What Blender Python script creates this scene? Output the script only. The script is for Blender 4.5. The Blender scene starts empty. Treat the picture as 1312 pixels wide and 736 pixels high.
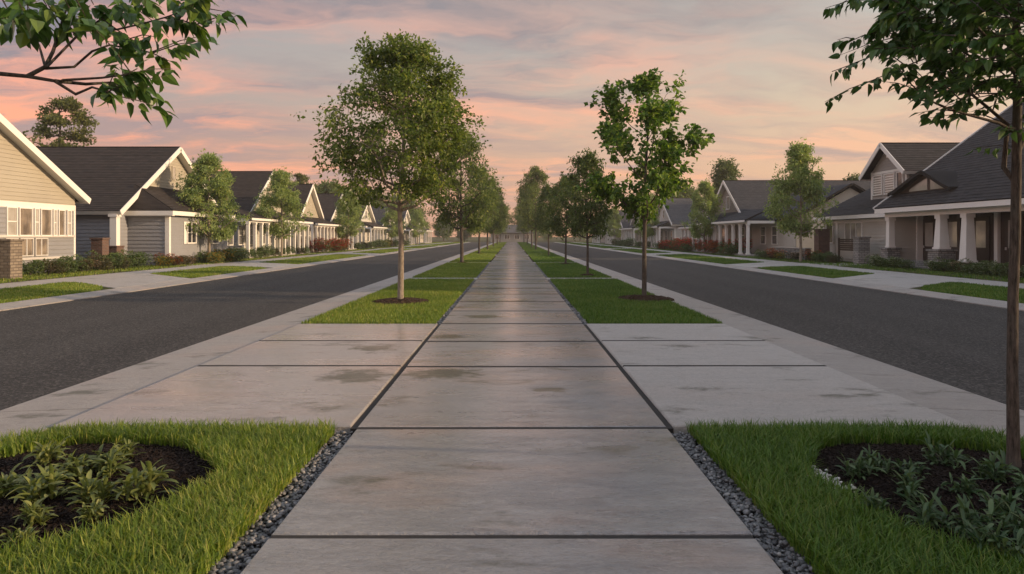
import bpy, math, random
import numpy as np
from mathutils import Vector

# ------------------------------------------------------------------ camera, sky, sun
sc = bpy.context.scene
COL = sc.collection
F = 875.0                      # focal length in photo pixels (1312 wide)
HC = 1.6                       # eye height
HY = 303.0                     # horizon row
cam_d = bpy.data.cameras.new("camera")
cam = bpy.data.objects.new("camera", cam_d); COL.objects.link(cam)
cam.location = (0, 0, HC); cam.rotation_euler = (math.radians(90), 0, 0)
cam_d.sensor_width = 36.0; cam_d.lens = 36.0 * F / 1312.0
cam_d.shift_y = (HY - 368.0) / 1312.0
cam_d.shift_x = 0.0
cam_d.clip_start = 0.05; cam_d.clip_end = 3000
sc.camera = cam

SUN_EL = math.radians(13.5)
SUN_AZ = math.radians(-6.0)    # from +X towards +Y
TOSUN = Vector((math.cos(SUN_EL)*math.cos(SUN_AZ), math.cos(SUN_EL)*math.sin(SUN_AZ), math.sin(SUN_EL)))
sd = bpy.data.lights.new("sun", 'SUN'); sd.energy = 5.0; sd.angle = math.radians(0.9); sd.color = (1.0, 0.70, 0.43)
sun = bpy.data.objects.new("sun", sd); COL.objects.link(sun)
sun.rotation_euler = TOSUN.to_track_quat('Z', 'Y').to_euler(); sun.location = (60, 20, 40)

w = bpy.data.worlds.new("World"); sc.world = w; w.use_nodes = True
nt = w.node_tree; nt.nodes.clear()
class NT:
    def __init__(s, t): s.t = t
    def n(s, kind, **kw):
        nd = s.t.nodes.new(kind)
        for k, v in kw.items():
            if k.startswith('i_'): 
                key = k[2:]
                nd.inputs[int(key) if key.isdigit() else key.replace('_', ' ')].default_value = v
            else: setattr(nd, k, v)
        return nd
    def l(s, a, b): s.t.links.new(a, b)
    def math(s, op, a, b=None, clamp=False):
        nd = s.t.nodes.new('ShaderNodeMath'); nd.operation = op; nd.use_clamp = clamp
        for i, v in enumerate((a, b)):
            if v is None: continue
            if isinstance(v, (int, float)): nd.inputs[i].default_value = v
            else: s.t.links.new(v, nd.inputs[i])
        return nd.outputs[0]
    def mix(s, f, a, b, blend='MIX'):
        nd = s.t.nodes.new('ShaderNodeMix'); nd.data_type = 'RGBA'; nd.blend_type = blend
        for i, v in ((0, f), (6, a), (7, b)):
            if isinstance(v, (int, float)): nd.inputs[i].default_value = v
            elif isinstance(v, tuple): nd.inputs[i].default_value = (v + (1,))[:4]
            else: s.t.links.new(v, nd.inputs[i])
        return nd.outputs[2]
    def ramp(s, f, stops):
        nd = s.t.nodes.new('ShaderNodeValToRGB')
        e = nd.color_ramp.elements
        while len(e) < len(stops): e.new(0.5)
        for el, (p, c) in zip(e, stops):
            el.position = p; el.color = (c + (1,))[:4] if isinstance(c, tuple) else (c, c, c, 1)
        s.t.links.new(f, nd.inputs[0]); return nd.outputs[0]
    def noise(s, vec, scale, detail=4, rough=.55, dist=0):
        nd = s.t.nodes.new('ShaderNodeTexNoise')
        nd.inputs['Scale'].default_value = scale; nd.inputs['Detail'].default_value = detail
        nd.inputs['Roughness'].default_value = rough; nd.inputs['Distortion'].default_value = dist
        if vec is not None: s.t.links.new(vec, nd.inputs['Vector'])
        return nd.outputs['Fac']
    def mapping(s, vec, scale=(1, 1, 1), rot=(0, 0, 0), loc=(0, 0, 0)):
        nd = s.t.nodes.new('ShaderNodeMapping'); nd.inputs['Scale'].default_value = scale
        nd.inputs['Rotation'].default_value = rot; nd.inputs['Location'].default_value = loc
        s.t.links.new(vec, nd.inputs['Vector']); return nd.outputs[0]
    def combine(s, x, y, z):
        nd = s.t.nodes.new('ShaderNodeCombineXYZ')
        for i, v in enumerate((x, y, z)):
            if isinstance(v, (int, float)): nd.inputs[i].default_value = v
            else: s.t.links.new(v, nd.inputs[i])
        return nd.outputs[0]

def build_world():
    N = NT(nt)
    tc = N.n('ShaderNodeTexCoord')
    sep = N.n('ShaderNodeSeparateXYZ'); N.l(tc.outputs['Generated'], sep.inputs[0])
    x, y, z = sep.outputs
    sky = N.n('ShaderNodeTexSky', sky_type='NISHITA', sun_disc=False, sun_elevation=SUN_EL,
              sun_rotation=math.pi/2 - SUN_AZ, air_density=1.2, dust_density=2.0, ozone_density=1.5)
    # a clear-sky gradient by elevation, warmer towards the sun's side; overhead brightened for fill
    el = N.math('MULTIPLY', z, 1.0, True)
    west = N.ramp(el, [(0.0, (.56, .28, .20)), (.10, (.52, .29, .23)), (.20, (.42, .345, .325)), (.30, (.37, .355, .36)), (.42, (.24, .25, .28)), (.60, (.44, .48, .56)), (1, (.54, .60, .72))])
    east = N.ramp(el, [(0.0, (.88, .46, .23)), (.10, (.84, .54, .34)), (.19, (.70, .56, .40)), (.28, (.53, .50, .44)), (.42, (.30, .30, .30)), (.60, (.44, .48, .56)), (1, (.54, .60, .72))])
    side = N.math('ADD', N.math('MULTIPLY', x, 0.95), 0.47, True)
    clear = N.mix(side, west, east)
    # flat cloud layer seen in perspective: streaks along x
    zz = N.math('ADD', N.math('MAXIMUM', z, 0.0), 0.13)
    u = N.math('DIVIDE', x, zz); v = N.math('DIVIDE', y, zz)
    p = N.combine(u, v, 0)
    m1 = N.mapping(p, (.8, 1.0, 1), (0, 0, .22), (3.3, 1.7, 0))
    warp = N.noise(m1, 1.6, 4, .55)
    p2 = N.combine(N.math('ADD', u, N.math('MULTIPLY', warp, .8)), N.math('ADD', v, N.math('MULTIPLY', warp, .55)), 0)
    c1 = N.noise(N.mapping(p2, (.50, 1.0, 1), (0, 0, .20), (0.4, 5.2, 0)), 1.25, 9, .60)
    c2 = N.noise(N.mapping(p2, (.50, 1.25, 1), (0, 0, .12), (7.1, 2.2, 4)), 2.3, 8, .60)
    dens = N.ramp(c1, [(.41, 0.0), (.58, 1.0)])
    lit = N.ramp(c2, [(.42, 0.0), (.59, 1.0)])
    elw = N.ramp(el, [(0.0, (.90, .38, .23)), (.14, (1.10, .42, .24)), (.24, (.98, .42, .29)), (.36, (.44, .32, .31)), (.6, (.56, .55, .60))])
    dark = N.ramp(el, [(0.0, (.56, .32, .26)), (.14, (.40, .28, .28)), (.26, (.22, .205, .25)), (.42, (.18, .185, .22)), (.6, (.44, .47, .54))])
    east_l = N.mix(side, elw, N.ramp(el, [(0, (.92, .47, .25)), (.12, (.90, .53, .33)), (.24, (.70, .47, .36)), (.36, (.44, .38, .35)), (.6, (.56, .55, .58))]))
    cloud = N.mix(lit, N.mix(N.math('MULTIPLY', side, .6), dark, (.55, .40, .33)), east_l)
    dens = N.math('MULTIPLY', dens, N.ramp(el, [(0.0, .35), (.06, .8), (.12, 1.0), (.22, .95), (.33, .78), (.5, .5), (.8, .4)]))
    custom = N.mix(dens, clear, cloud)
    # glow round the low sun
    dot = N.n('ShaderNodeVectorMath', operation='DOT_PRODUCT'); N.l(tc.outputs['Generated'], dot.inputs[0]); dot.inputs[1].default_value = TOSUN
    g = N.math('POWER', N.math('MAXIMUM', dot.outputs['Value'], 0.0), 9.0)
    custom = N.mix(N.math('MULTIPLY', g, .6), custom, (1.3, .75, .38))
    # unseen sky brightened opposite the sun and behind the viewer as added fill
    gx = N.ramp(N.math('MULTIPLY', x, -1.0), [(.60, 0.0), (.86, 1.0)]); gy = N.ramp(N.math('MULTIPLY', y, -1.0), [(.02, 0.0), (.45, 1.0)])
    fill_gain = N.math('ADD', 1.0, N.math('ADD', N.math('MULTIPLY', gx, 1.05), N.math('MULTIPLY', gy, .30)))
    gs = N.n('ShaderNodeVectorMath', operation='SCALE'); N.l(custom, gs.inputs[0]); N.l(fill_gain, gs.inputs['Scale']); custom = gs.outputs[0]
    sc10 = N.n('ShaderNodeVectorMath', operation='SCALE'); N.l(custom, sc10.inputs[0]); sc10.inputs['Scale'].default_value = 10.0
    full = N.mix(.90, sky.outputs[0], sc10.outputs[0])
    bg = N.n('ShaderNodeBackground'); N.l(full, bg.inputs['Color']); bg.inputs['Strength'].default_value = 0.10
    out = N.n('ShaderNodeOutputWorld'); N.l(bg.outputs[0], out.inputs['Surface'])
build_world()

sc.view_settings.view_transform = 'Standard'; sc.view_settings.look = 'None'
sc.view_settings.exposure = 0.18; sc.view_settings.gamma = 1.0; sc.view_settings.use_curve_mapping = False
sc.render.engine = 'CYCLES'
sc.cycles.max_bounces = 6; sc.cycles.diffuse_bounces = 3; sc.cycles.glossy_bounces = 3
sc.cycles.transmission_bounces = 4; sc.cycles.transparent_max_bounces = 6
sc.cycles.use_denoising = True
sc.cycles.use_adaptive_sampling = True; sc.cycles.adaptive_threshold = 0.02
try: sc.cycles.denoiser = 'OPENIMAGEDENOISE'
except Exception: pass

# ------------------------------------------------------------------ materials
MATS = {}
def mat_base(name):
    m = bpy.data.materials.new(name); m.use_nodes = True
    t = m.node_tree; t.nodes.clear(); N = NT(t)
    out = N.n('ShaderNodeOutputMaterial'); b = N.n('ShaderNodeBsdfPrincipled')
    N.l(b.outputs[0], out.inputs['Surface']); MATS[name] = m
    return m, N, b, out
def geo_pos(N):
    return N.n('ShaderNodeNewGeometry').outputs['Position']
def bump(N, b, h, strength=.4, dist=.01):
    nd = N.n('ShaderNodeBump'); nd.inputs['Strength'].default_value = strength; nd.inputs['Distance'].default_value = dist
    N.l(h, nd.inputs['Height']); N.l(nd.outputs[0], b.inputs['Normal']); return nd

def simple(name, c1, c2, rough=.6, scale=6, bstr=.2, bscale=60, spec=.4):
    m, N, b, o = mat_base(name); p = geo_pos(N)
    n1 = N.noise(p, scale, 5); N.l(N.mix(n1, c1, c2), b.inputs['Base Color'])
    b.inputs['Roughness'].default_value = rough; b.inputs['Specular IOR Level'].default_value = spec
    if bstr: bump(N, b, N.noise(p, bscale, 4), bstr, .006)
    return m

def concrete(name, ca, cb, wet=True, pink=.5):
    m, N, b, o = mat_base(name); p = geo_pos(N)
    big = N.noise(N.mapping(p, (.5, 1.1, 1)), .75, 5, .6)
    mid = N.noise(N.mapping(p, (1.0, 3.2, 1), (0, 0, .08)), 2.4, 8, .62, .6)
    fine = N.noise(p, 140, 3, .6)
    base = N.mix(N.ramp(mid, [(.3, 0.0), (.7, 1.0)]), ca, cb)
    base = N.mix(N.math('MULTIPLY', N.ramp(big, [(.50, 0.0), (.66, 1.0)]), pink), base, (.50, .345, .265))  # pink patches stand in for sunset light lying on the slabs
    base = N.mix(N.math('MULTIPLY', N.ramp(fine, [(.3, 1.0), (.6, 0.0)]), .22), base, (.13, .125, .12))
    # green-black algae stains
    st = N.noise(N.mapping(p, (.8, 1.5, 1), (0, 0, 0), (4.0, 9.0, 0)), 1.1, 7, .66)
    stm = N.math('MULTIPLY', N.ramp(st, [(.57, 0.0), (.66, 1.0)]), .75)
    base = N.mix(stm, base, (.065, .07, .045))
    # trowel scratches
    sv = N.noise(N.mapping(p, (1.0, 14, 1), (0, 0, .12)), 5.0, 5, .7, 1.2)
    base = N.mix(N.math('MULTIPLY', N.ramp(sv, [(.60, 0.0), (.70, 1.0)]), .28), base, (.16, .15, .14))
    ham = N.noise(N.mapping(p, (1.0, 2.2, 1), (0, 0, .3)), 21, 6, .72, 1.0)
    base = N.mix(N.math('MULTIPLY', N.ramp(ham, [(.50, 0.0), (.66, 1.0)]), .38), base, (.115, .112, .108))
    base = N.mix(N.math('MULTIPLY', N.ramp(ham, [(.34, 1.0), (.46, 0.0)]), .16), base, (.50, .48, .455))
    if wet:      # mossy stains where water stands by the joints
        sp = N.n('ShaderNodeSeparateXYZ'); N.l(p, sp.inputs[0]); nz = N.noise(N.mapping(p, (1, 1.6, 1)), 3.2, 8, .7)
        for (cx, cy, rx, ry) in ((-.80, 7.95, .50, .34), (-1.75, 7.75, .48, .40), (-1.95, 9.7, .34, .38), (-1.0, 10.9, .36, .30), (-.55, 13.6, .5, .35), (.15, 16.9, .6, .35), (-.5, 21.0, .6, .5), (.4, 7.1, .22, .12)):
            dx = N.math('DIVIDE', N.math('SUBTRACT', sp.outputs[0], cx), rx); dy = N.math('DIVIDE', N.math('SUBTRACT', sp.outputs[1], cy), ry)
            dd = N.math('SQRT', N.math('ADD', N.math('MULTIPLY', dx, dx), N.math('MULTIPLY', dy, dy)))
            mk = N.ramp(N.math('ADD', dd, N.math('MULTIPLY', N.math('SUBTRACT', nz, .5), 3.0)), [(.55, .95), (1.0, 0.0)])
            base = N.mix(mk, base, (.052, .058, .034))
    N.l(base, b.inputs['Base Color'])
    wetm = N.ramp(N.noise(N.mapping(p, (.5, .9, 1), (0, 0, 0), (1, 2, 0)), .8, 6, .6), [(.40, 0.0), (.62, 1.0)])
    rg = N.math('SUBTRACT', N.math('ADD', .30 if wet else .46, N.math('MULTIPLY', mid, .24)), N.math('MULTIPLY', wetm, .20 if wet else .05))
    N.l(rg, b.inputs['Roughness']); b.inputs['Specular IOR Level'].default_value = .5
    vor = N.noise(N.mapping(p, (1.4, 4.5, 1), (0, 0, -.1)), 5.5, 9, .68, 1.8)
    h = N.math('ADD', N.math('MULTIPLY', vor, 1.0), N.math('MULTIPLY', fine, .10))
    h = N.math('ADD', h, N.math('MULTIPLY', N.ramp(sv, [(.60, 0.0), (.68, 1.0)]), -.18))
    ham = N.noise(N.mapping(p, (1.0, 1.7, 1), (0, 0, .5)), 17, 6, .68, .9)
    h = N.math('ADD', h, N.math('MULTIPLY', ham, .95))
    bump(N, b, h, .9, .022)
    if wet:
        cw = N.math('MULTIPLY', N.math('ADD', N.math('MULTIPLY', wetm, .55), .45), N.ramp(mid, [(.30, .5), (.58, 1.0)]))
        N.l(N.math('MULTIPLY', cw, 1.0), b.inputs['Coat Weight']); b.inputs['Coat Roughness'].default_value = .10; b.inputs['Coat IOR'].default_value = 1.6
        cb = N.n('ShaderNodeBump'); cb.inputs['Strength'].default_value = .30; cb.inputs['Distance'].default_value = .004
        N.l(h, cb.inputs['Height']); N.l(cb.outputs[0], b.inputs['Coat Normal'])
    return m
concrete("walk_concrete", (.225, .234, .248), (.345, .348, .355), True, .5)
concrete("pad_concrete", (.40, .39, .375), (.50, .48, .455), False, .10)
concrete("damp_pinklit_pad_concrete", (.32, .31, .31), (.41, .39, .38), True, .35)  # pinker tone stands in for pink sky light; gloss for damp
concrete("kerb_concrete", (.30, .285, .27), (.40, .375, .35), False, .25)
concrete("sidewalk_concrete", (.36, .345, .33), (.46, .44, .41), False, .12)

def asphalt():
    m, N, b, o = mat_base("asphalt"); p = geo_pos(N)
    f = N.noise(p, 34, 5, .85); g = N.noise(N.mapping(p, (.25, .06, 1)), 1.2, 5, .6)
    base = N.mix(N.ramp(f, [(.42, 0.0), (.66, 1.0)]), (.010, .010, .011), (.085, .080, .074))
    base = N.mix(N.math('MULTIPLY', N.ramp(g, [(.38, 0.0), (.62, 1.0)]), .55), base, (.016, .0155, .0155))
    sx = N.n('ShaderNodeSeparateXYZ'); N.l(p, sx.inputs[0])
    wob = N.math('MULTIPLY', N.noise(N.mapping(p, (1, .12, 1)), .8, 3), 1.2)
    trk = N.math('SINE', N.math('MULTIPLY', N.math('ADD', N.math('ABSOLUTE', sx.outputs[0]), wob), 3.7))
    base = N.mix(N.math('MULTIPLY', N.math('ADD', trk, 1.0), .10), base, (.075, .071, .066))
    va = N.n('ShaderNodeTexVoronoi'); va.inputs['Scale'].default_value = 40; N.l(p, va.inputs['Vector'])
    sv = N.n('ShaderNodeSeparateXYZ'); N.l(va.outputs['Color'], sv.inputs[0])
    base = N.mix(N.math('MULTIPLY', N.ramp(sv.outputs[0], [(.60, 0.0), (.98, 1.0)]), .6), base, (.15, .14, .13))
    base = N.mix(N.math('MULTIPLY', N.ramp(sv.outputs[1], [(.60, 0.0), (.95, 1.0)]), .75), base, (.006, .006, .006))
    N.l(base, b.inputs['Base Color']); b.inputs['Roughness'].default_value = .78
    b.inputs['Specular IOR Level'].default_value = .3
    v = N.n('ShaderNodeTexVoronoi'); v.inputs['Scale'].default_value = 85; N.l(p, v.inputs['Vector'])
    bump(N, b, v.outputs['Distance'], .8, .008)
asphalt()
simple("soil", (.018, .013, .010), (.045, .032, .023), .95, 14, .8, 30, .15)
simple("mulch_chip", (.006, .0045, .004), (.022, .014, .011), .9, 30, .5, 90, .2)
simple("mulch_ring", (.022, .015, .011), (.085, .055, .038), .9, 30, .5, 90, .2)
simple("turf_soil", (.030, .042, .012), (.062, .070, .022), .95, 3, .6, 40, .1)
simple("ground_cover", (.05, .052, .022), (.095, .080, .040), .95, 1.4, .8, 20, .1)
simple("ground_far", (.035, .050, .018), (.07, .075, .03), .95, .2, .3, 3, .1)
simple("white_paint", (.70, .69, .66), (.78, .77, .74), .5, 3, .08, 40)
simple("dark_wood", (.035, .026, .022), (.060, .043, .036), .5, 8, .15, 60)
simple("brown_wall", (.050, .036, .031), (.075, .055, .048), .6, 4, .15, 50)
simple("soffit", (.42, .38, .31), (.48, .44, .36), .6, 4, .05, 40)
simple("bark_pale", (.17, .135, .10), (.32, .27, .21), .9, 18, .9, 45, .2)
simple("bark_dark", (.045, .036, .030), (.11, .088, .072), .9, 22, 1.0, 55, .2)
simple("joint_dark", (.030, .029, .029), (.060, .057, .054), .9, 20, .3, 60, .15)
simple("metal", (.5, .5, .5), (.6, .6, .6), .35, 5, .0)
simple("concrete_base", (.25, .24, .23), (.34, .33, .31), .8, 5, .3, 40)
simple("white_gravel", (.45, .44, .43), (.62, .6, .58), .8, 30, .1)

def bark(name, c1, c2, c3):
    m, N, b, o = mat_base(name); p = geo_pos(N)
    n1 = N.noise(N.mapping(p, (1, 1, .16)), 55, 6, .7); n2 = N.noise(p, 5, 4)
    c = N.mix(N.ramp(n1, [(.35, 0.0), (.65, 1.0)]), c1, c2); c = N.mix(N.math('MULTIPLY', N.ramp(n2, [(.5, 0.0), (.7, 1.0)]), .6), c, c3)
    N.l(c, b.inputs['Base Color']); b.inputs['Roughness'].default_value = .9; b.inputs['Specular IOR Level'].default_value = .2
    bump(N, b, n1, 1.0, .02)
bark("bark_dark", (.030, .025, .022), (.13, .108, .09), (.10, .10, .085))
bark("bark_pale", (.13, .105, .08), (.36, .31, .25), (.24, .23, .19))
def pebble_mat():
    m, N, b, o = mat_base("pebble"); at = N.n('ShaderNodeAttribute', attribute_name='rnd')
    c = N.ramp(at.outputs['Fac'], [(0, (.07, .074, .080)), (.45, (.155, .158, .166)), (.78, (.27, .27, .275)), (1, (.42, .40, .375))])
    n1 = N.noise(geo_pos(N), 60, 3)
    N.l(N.mix(N.math('MULTIPLY', n1, .35), c, (.05, .05, .05)), b.inputs['Base Color']); b.inputs['Roughness'].default_value = .55
    bump(N, b, N.noise(geo_pos(N), 150, 3), .25, .003)
pebble_mat()

def leaf_mat(name, cols, trans=.45, rough=.42, tcol=(1.25, 1.35, .7)):
    m, N, b, o = mat_base(name); at = N.n('ShaderNodeAttribute', attribute_name='rnd')
    c = N.ramp(at.outputs['Fac'], [(i/(len(cols)-1), cc) for i, cc in enumerate(cols)])
    N.l(c, b.inputs['Base Color']); b.inputs['Roughness'].default_value = rough; b.inputs['Specular IOR Level'].default_value = .35
    tr = N.n('ShaderNodeBsdfTranslucent')
    N.l(N.mix(1.0, c, tuple(t*1.0 for t in tcol), 'MULTIPLY'), tr.inputs['Color'])
    mx = N.n('ShaderNodeMixShader'); mx.inputs[0].default_value = trans
    N.l(b.outputs[0], mx.inputs[1]); N.l(tr.outputs[0], mx.inputs[2]); N.l(mx.outputs[0], o.inputs['Surface'])
    return m
leaf_mat("leaf_oak", [(0.072, 0.118, 0.028), (0.160, 0.218, 0.054), (0.320, 0.339, 0.083)])
leaf_mat("leaf_maple", [(0.047, 0.104, 0.021), (0.111, 0.202, 0.036), (0.299, 0.377, 0.058)])
leaf_mat("leaf_mid", [(0.066, 0.110, 0.036), (0.138, 0.194, 0.060), (0.269, 0.299, 0.083)])
leaf_mat("leaf_dark", [(0.052, 0.086, 0.031), (0.104, 0.150, 0.052), (0.182, 0.221, 0.073)])
leaf_mat("leaf_lawn", [(0.164, 0.234, 0.089), (0.278, 0.354, 0.133), (0.430, 0.468, 0.177)])
leaf_mat("leaf_pine", [(.075, .095, .034), (.14, .165, .055), (.24, .25, .08)])
leaf_mat("leaf_near", [(0.031, 0.078, 0.017), (0.072, 0.144, 0.029), (0.228, 0.288, 0.046)], .32, .38)
leaf_mat("leaf_near_dark", [(0.031, 0.079, 0.022), (0.060, 0.126, 0.031), (0.114, 0.198, 0.048)], .22, .4)
leaf_mat("leaf_shrub", [(0.037, 0.070, 0.022), (0.088, 0.138, 0.043), (0.188, 0.237, 0.075)], .25)
leaf_mat("leaf_shrub_olive", [(.040, .042, .018), (.075, .070, .030), (.12, .09, .05)], .25)
leaf_mat("flower_yellow", [(.55, .30, .03), (.65, .42, .06), (.50, .22, .03)], .3)
leaf_mat("flower_red", [(.45, .025, .025), (.62, .05, .04), (.55, .06, .12)], .3)
leaf_mat("flower_orange", [(.42, .08, .02), (.55, .13, .04), (.5, .18, .06)], .3)
leaf_mat("flower_pink", [(.45, .25, .25), (.55, .36, .33), (.5, .42, .4)], .3)
leaf_mat("flower_white", [(.6, .6, .56), (.7, .7, .66), (.55, .5, .5)], .3)
leaf_mat("rosette_pale", [(.085, .12, .034), (.16, .195, .058), (.28, .30, .11)], .3)
leaf_mat("rosette_dark", [(.036, .078, .034), (.068, .125, .056), (.12, .19, .085)], .25)
leaf_mat("grass_sun", [(0.091, 0.162, 0.021), (0.162, 0.240, 0.031), (0.259, 0.305, 0.054), (0.389, 0.350, 0.117)], .35, .5)  # sunlit copy of the grass: yellow of the light put into the colour
leaf_mat("grass_shade", [(0.049, 0.113, 0.015), (0.086, 0.173, 0.024), (0.140, 0.222, 0.037), (0.217, 0.239, 0.076)], .35, .5)  # same grass, its darker colour standing in for shade

def siding_mat(name, c1, c2, rough=.55):
    m, N, b, o = mat_base(name); p = geo_pos(N)
    n1 = N.noise(N.mapping(p, (.6, .6, 8)), 2.0, 4); n2 = N.noise(p, .8, 4)
    c = N.mix(n1, c1, c2); c = N.mix(N.math('MULTIPLY', N.ramp(n2, [(.45, 0.0), (.75, 1.0)]), .18), c, (.16, .14, .12))
    N.l(c, b.inputs['Base Color']); b.inputs['Roughness'].default_value = rough
    bump(N, b, N.noise(N.mapping(p, (3, 3, 40)), 3, 4), .15, .004)
siding_mat("siding_cream", (.345, .32, .26), (.395, .37, .305))
siding_mat("siding_grey", (.21, .22, .245), (.27, .28, .30))
siding_mat("siding_tan", (.42, .405, .37), (.49, .475, .435))
siding_mat("siding_pale", (.50, .49, .47), (.58, .57, .54))
siding_mat("siding_taupe", (.28, .265, .25), (.34, .32, .30))
siding_mat("shutter_louver", (.40, .37, .34), (.47, .44, .40))

def shingle_mat(name, c1, c2, c3):
    m, N, b, o = mat_base(name); uv = N.n('ShaderNodeUVMap', uv_map='UVMap').outputs[0]
    br = N.n('ShaderNodeTexBrick'); N.l(uv, br.inputs['Vector'])
    br.inputs['Scale'].default_value = 1.0; br.inputs['Brick Width'].default_value = .32; br.inputs['Row Height'].default_value = .2
    br.inputs['Mortar Size'].default_value = .006; br.inputs['Mortar Smooth'].default_value = .3; br.inputs['Bias'].default_value = 0
    br.inputs['Color1'].default_value = c1 + (1,); br.inputs['Color2'].default_value = c2 + (1,); br.inputs['Mortar'].default_value = (.012, .011, .011, 1)
    n = N.noise(uv, 1.1, 5); n2 = N.noise(uv, 55, 3, .7)
    c = N.mix(N.math('MULTIPLY', N.ramp(n, [(.4, 0.0), (.7, 1.0)]), .5), br.outputs['Color'], c3)
    c = N.mix(N.math('MULTIPLY', n2, .5), c, (.02, .018, .017))
    N.l(c, b.inputs['Base Color']); b.inputs['Roughness'].default_value = .85; b.inputs['Specular IOR Level'].default_value = .25
    h = N.math('ADD', N.math('MULTIPLY', n2, .4), br.outputs['Fac'])
    bump(N, b, h, .6, -.012)
shingle_mat("shingle_brown", (.030, .025, .023), (.060, .049, .043), (.042, .033, .028))
shingle_mat("shingle_black", (.026, .026, .029), (.055, .055, .059), (.040, .039, .042))
shingle_mat("shingle_grey", (.10, .105, .115), (.15, .155, .16), (.12, .12, .13))
shingle_mat("shingle_slate", (.045, .050, .060), (.075, .080, .090), (.06, .062, .07))

def stone_mat(name, c1, c2, mort, bw, rh, ms=.012):
    m, N, b, o = mat_base(name); sep = N.n('ShaderNodeSeparateXYZ'); N.l(geo_pos(N), sep.inputs[0])
    v = N.combine(N.math('ADD', sep.outputs[0], sep.outputs[1]), sep.outputs[2], 0)
    br = N.n('ShaderNodeTexBrick'); N.l(v, br.inputs['Vector']); br.inputs['Scale'].default_value = 1.0
    br.inputs['Brick Width'].default_value = bw; br.inputs['Row Height'].default_value = rh; br.inputs['Mortar Size'].default_value = ms
    br.inputs['Color1'].default_value = c1 + (1,); br.inputs['Color2'].default_value = c2 + (1,); br.inputs['Mortar'].default_value = mort + (1,)
    n = N.noise(geo_pos(N), 9, 5)
    N.l(N.mix(N.math('MULTIPLY', n, .5), br.outputs['Color'], tuple(.4*q for q in c1)), b.inputs['Base Color']); b.inputs['Roughness'].default_value = .85
    bump(N, b, N.math('ADD', N.math('MULTIPLY', br.outputs['Fac'], -1), N.math('MULTIPLY', n, .6)), .8, .02)
stone_mat("stone_grey", (.20, .20, .195), (.40, .385, .365), (.08, .078, .075), .30, .10)
stone_mat("stone_tan", (.20, .165, .13), (.31, .265, .21), (.10, .085, .07), .26, .11)
stone_mat("brick_red", (.12, .065, .05), (.19, .10, .075), (.16, .14, .125), .21, .075)
stone_mat("stone_gable", (.30, .27, .235), (.40, .36, .31), (.22, .2, .18), .34, .12)

def glass_mat(name, base, emit=None, es=0, rough=.06):
    m, N, b, o = mat_base(name); p = geo_pos(N)
    n = N.noise(p, 1.7, 3)
    N.l(N.mix(n, base, tuple(.5*q for q in base)), b.inputs['Base Color'])
    b.inputs['Roughness'].default_value = rough; b.inputs['Specular IOR Level'].default_value = 1.0; b.inputs['IOR'].default_value = 1.7
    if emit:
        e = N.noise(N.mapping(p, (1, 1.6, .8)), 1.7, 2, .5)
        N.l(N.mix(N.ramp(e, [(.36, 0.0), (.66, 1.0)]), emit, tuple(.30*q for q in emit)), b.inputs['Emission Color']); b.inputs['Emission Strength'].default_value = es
glass_mat("glass_dark", (.035, .036, .04))
glass_mat("glass_curtain", (.46, .44, .40))
glass_mat("glass_pane", (.16, .16, .165))
glass_mat("glass_sunset_glow", (.07, .06, .055), (1.0, .60, .30), .40)  # warm emission stands in for sunset reflected in the panes
glass_mat("glass_sunset_glow_pale", (.40, .36, .30), (1.0, .78, .55), .22)  # paler panes, same painted sunset reflection

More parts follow.
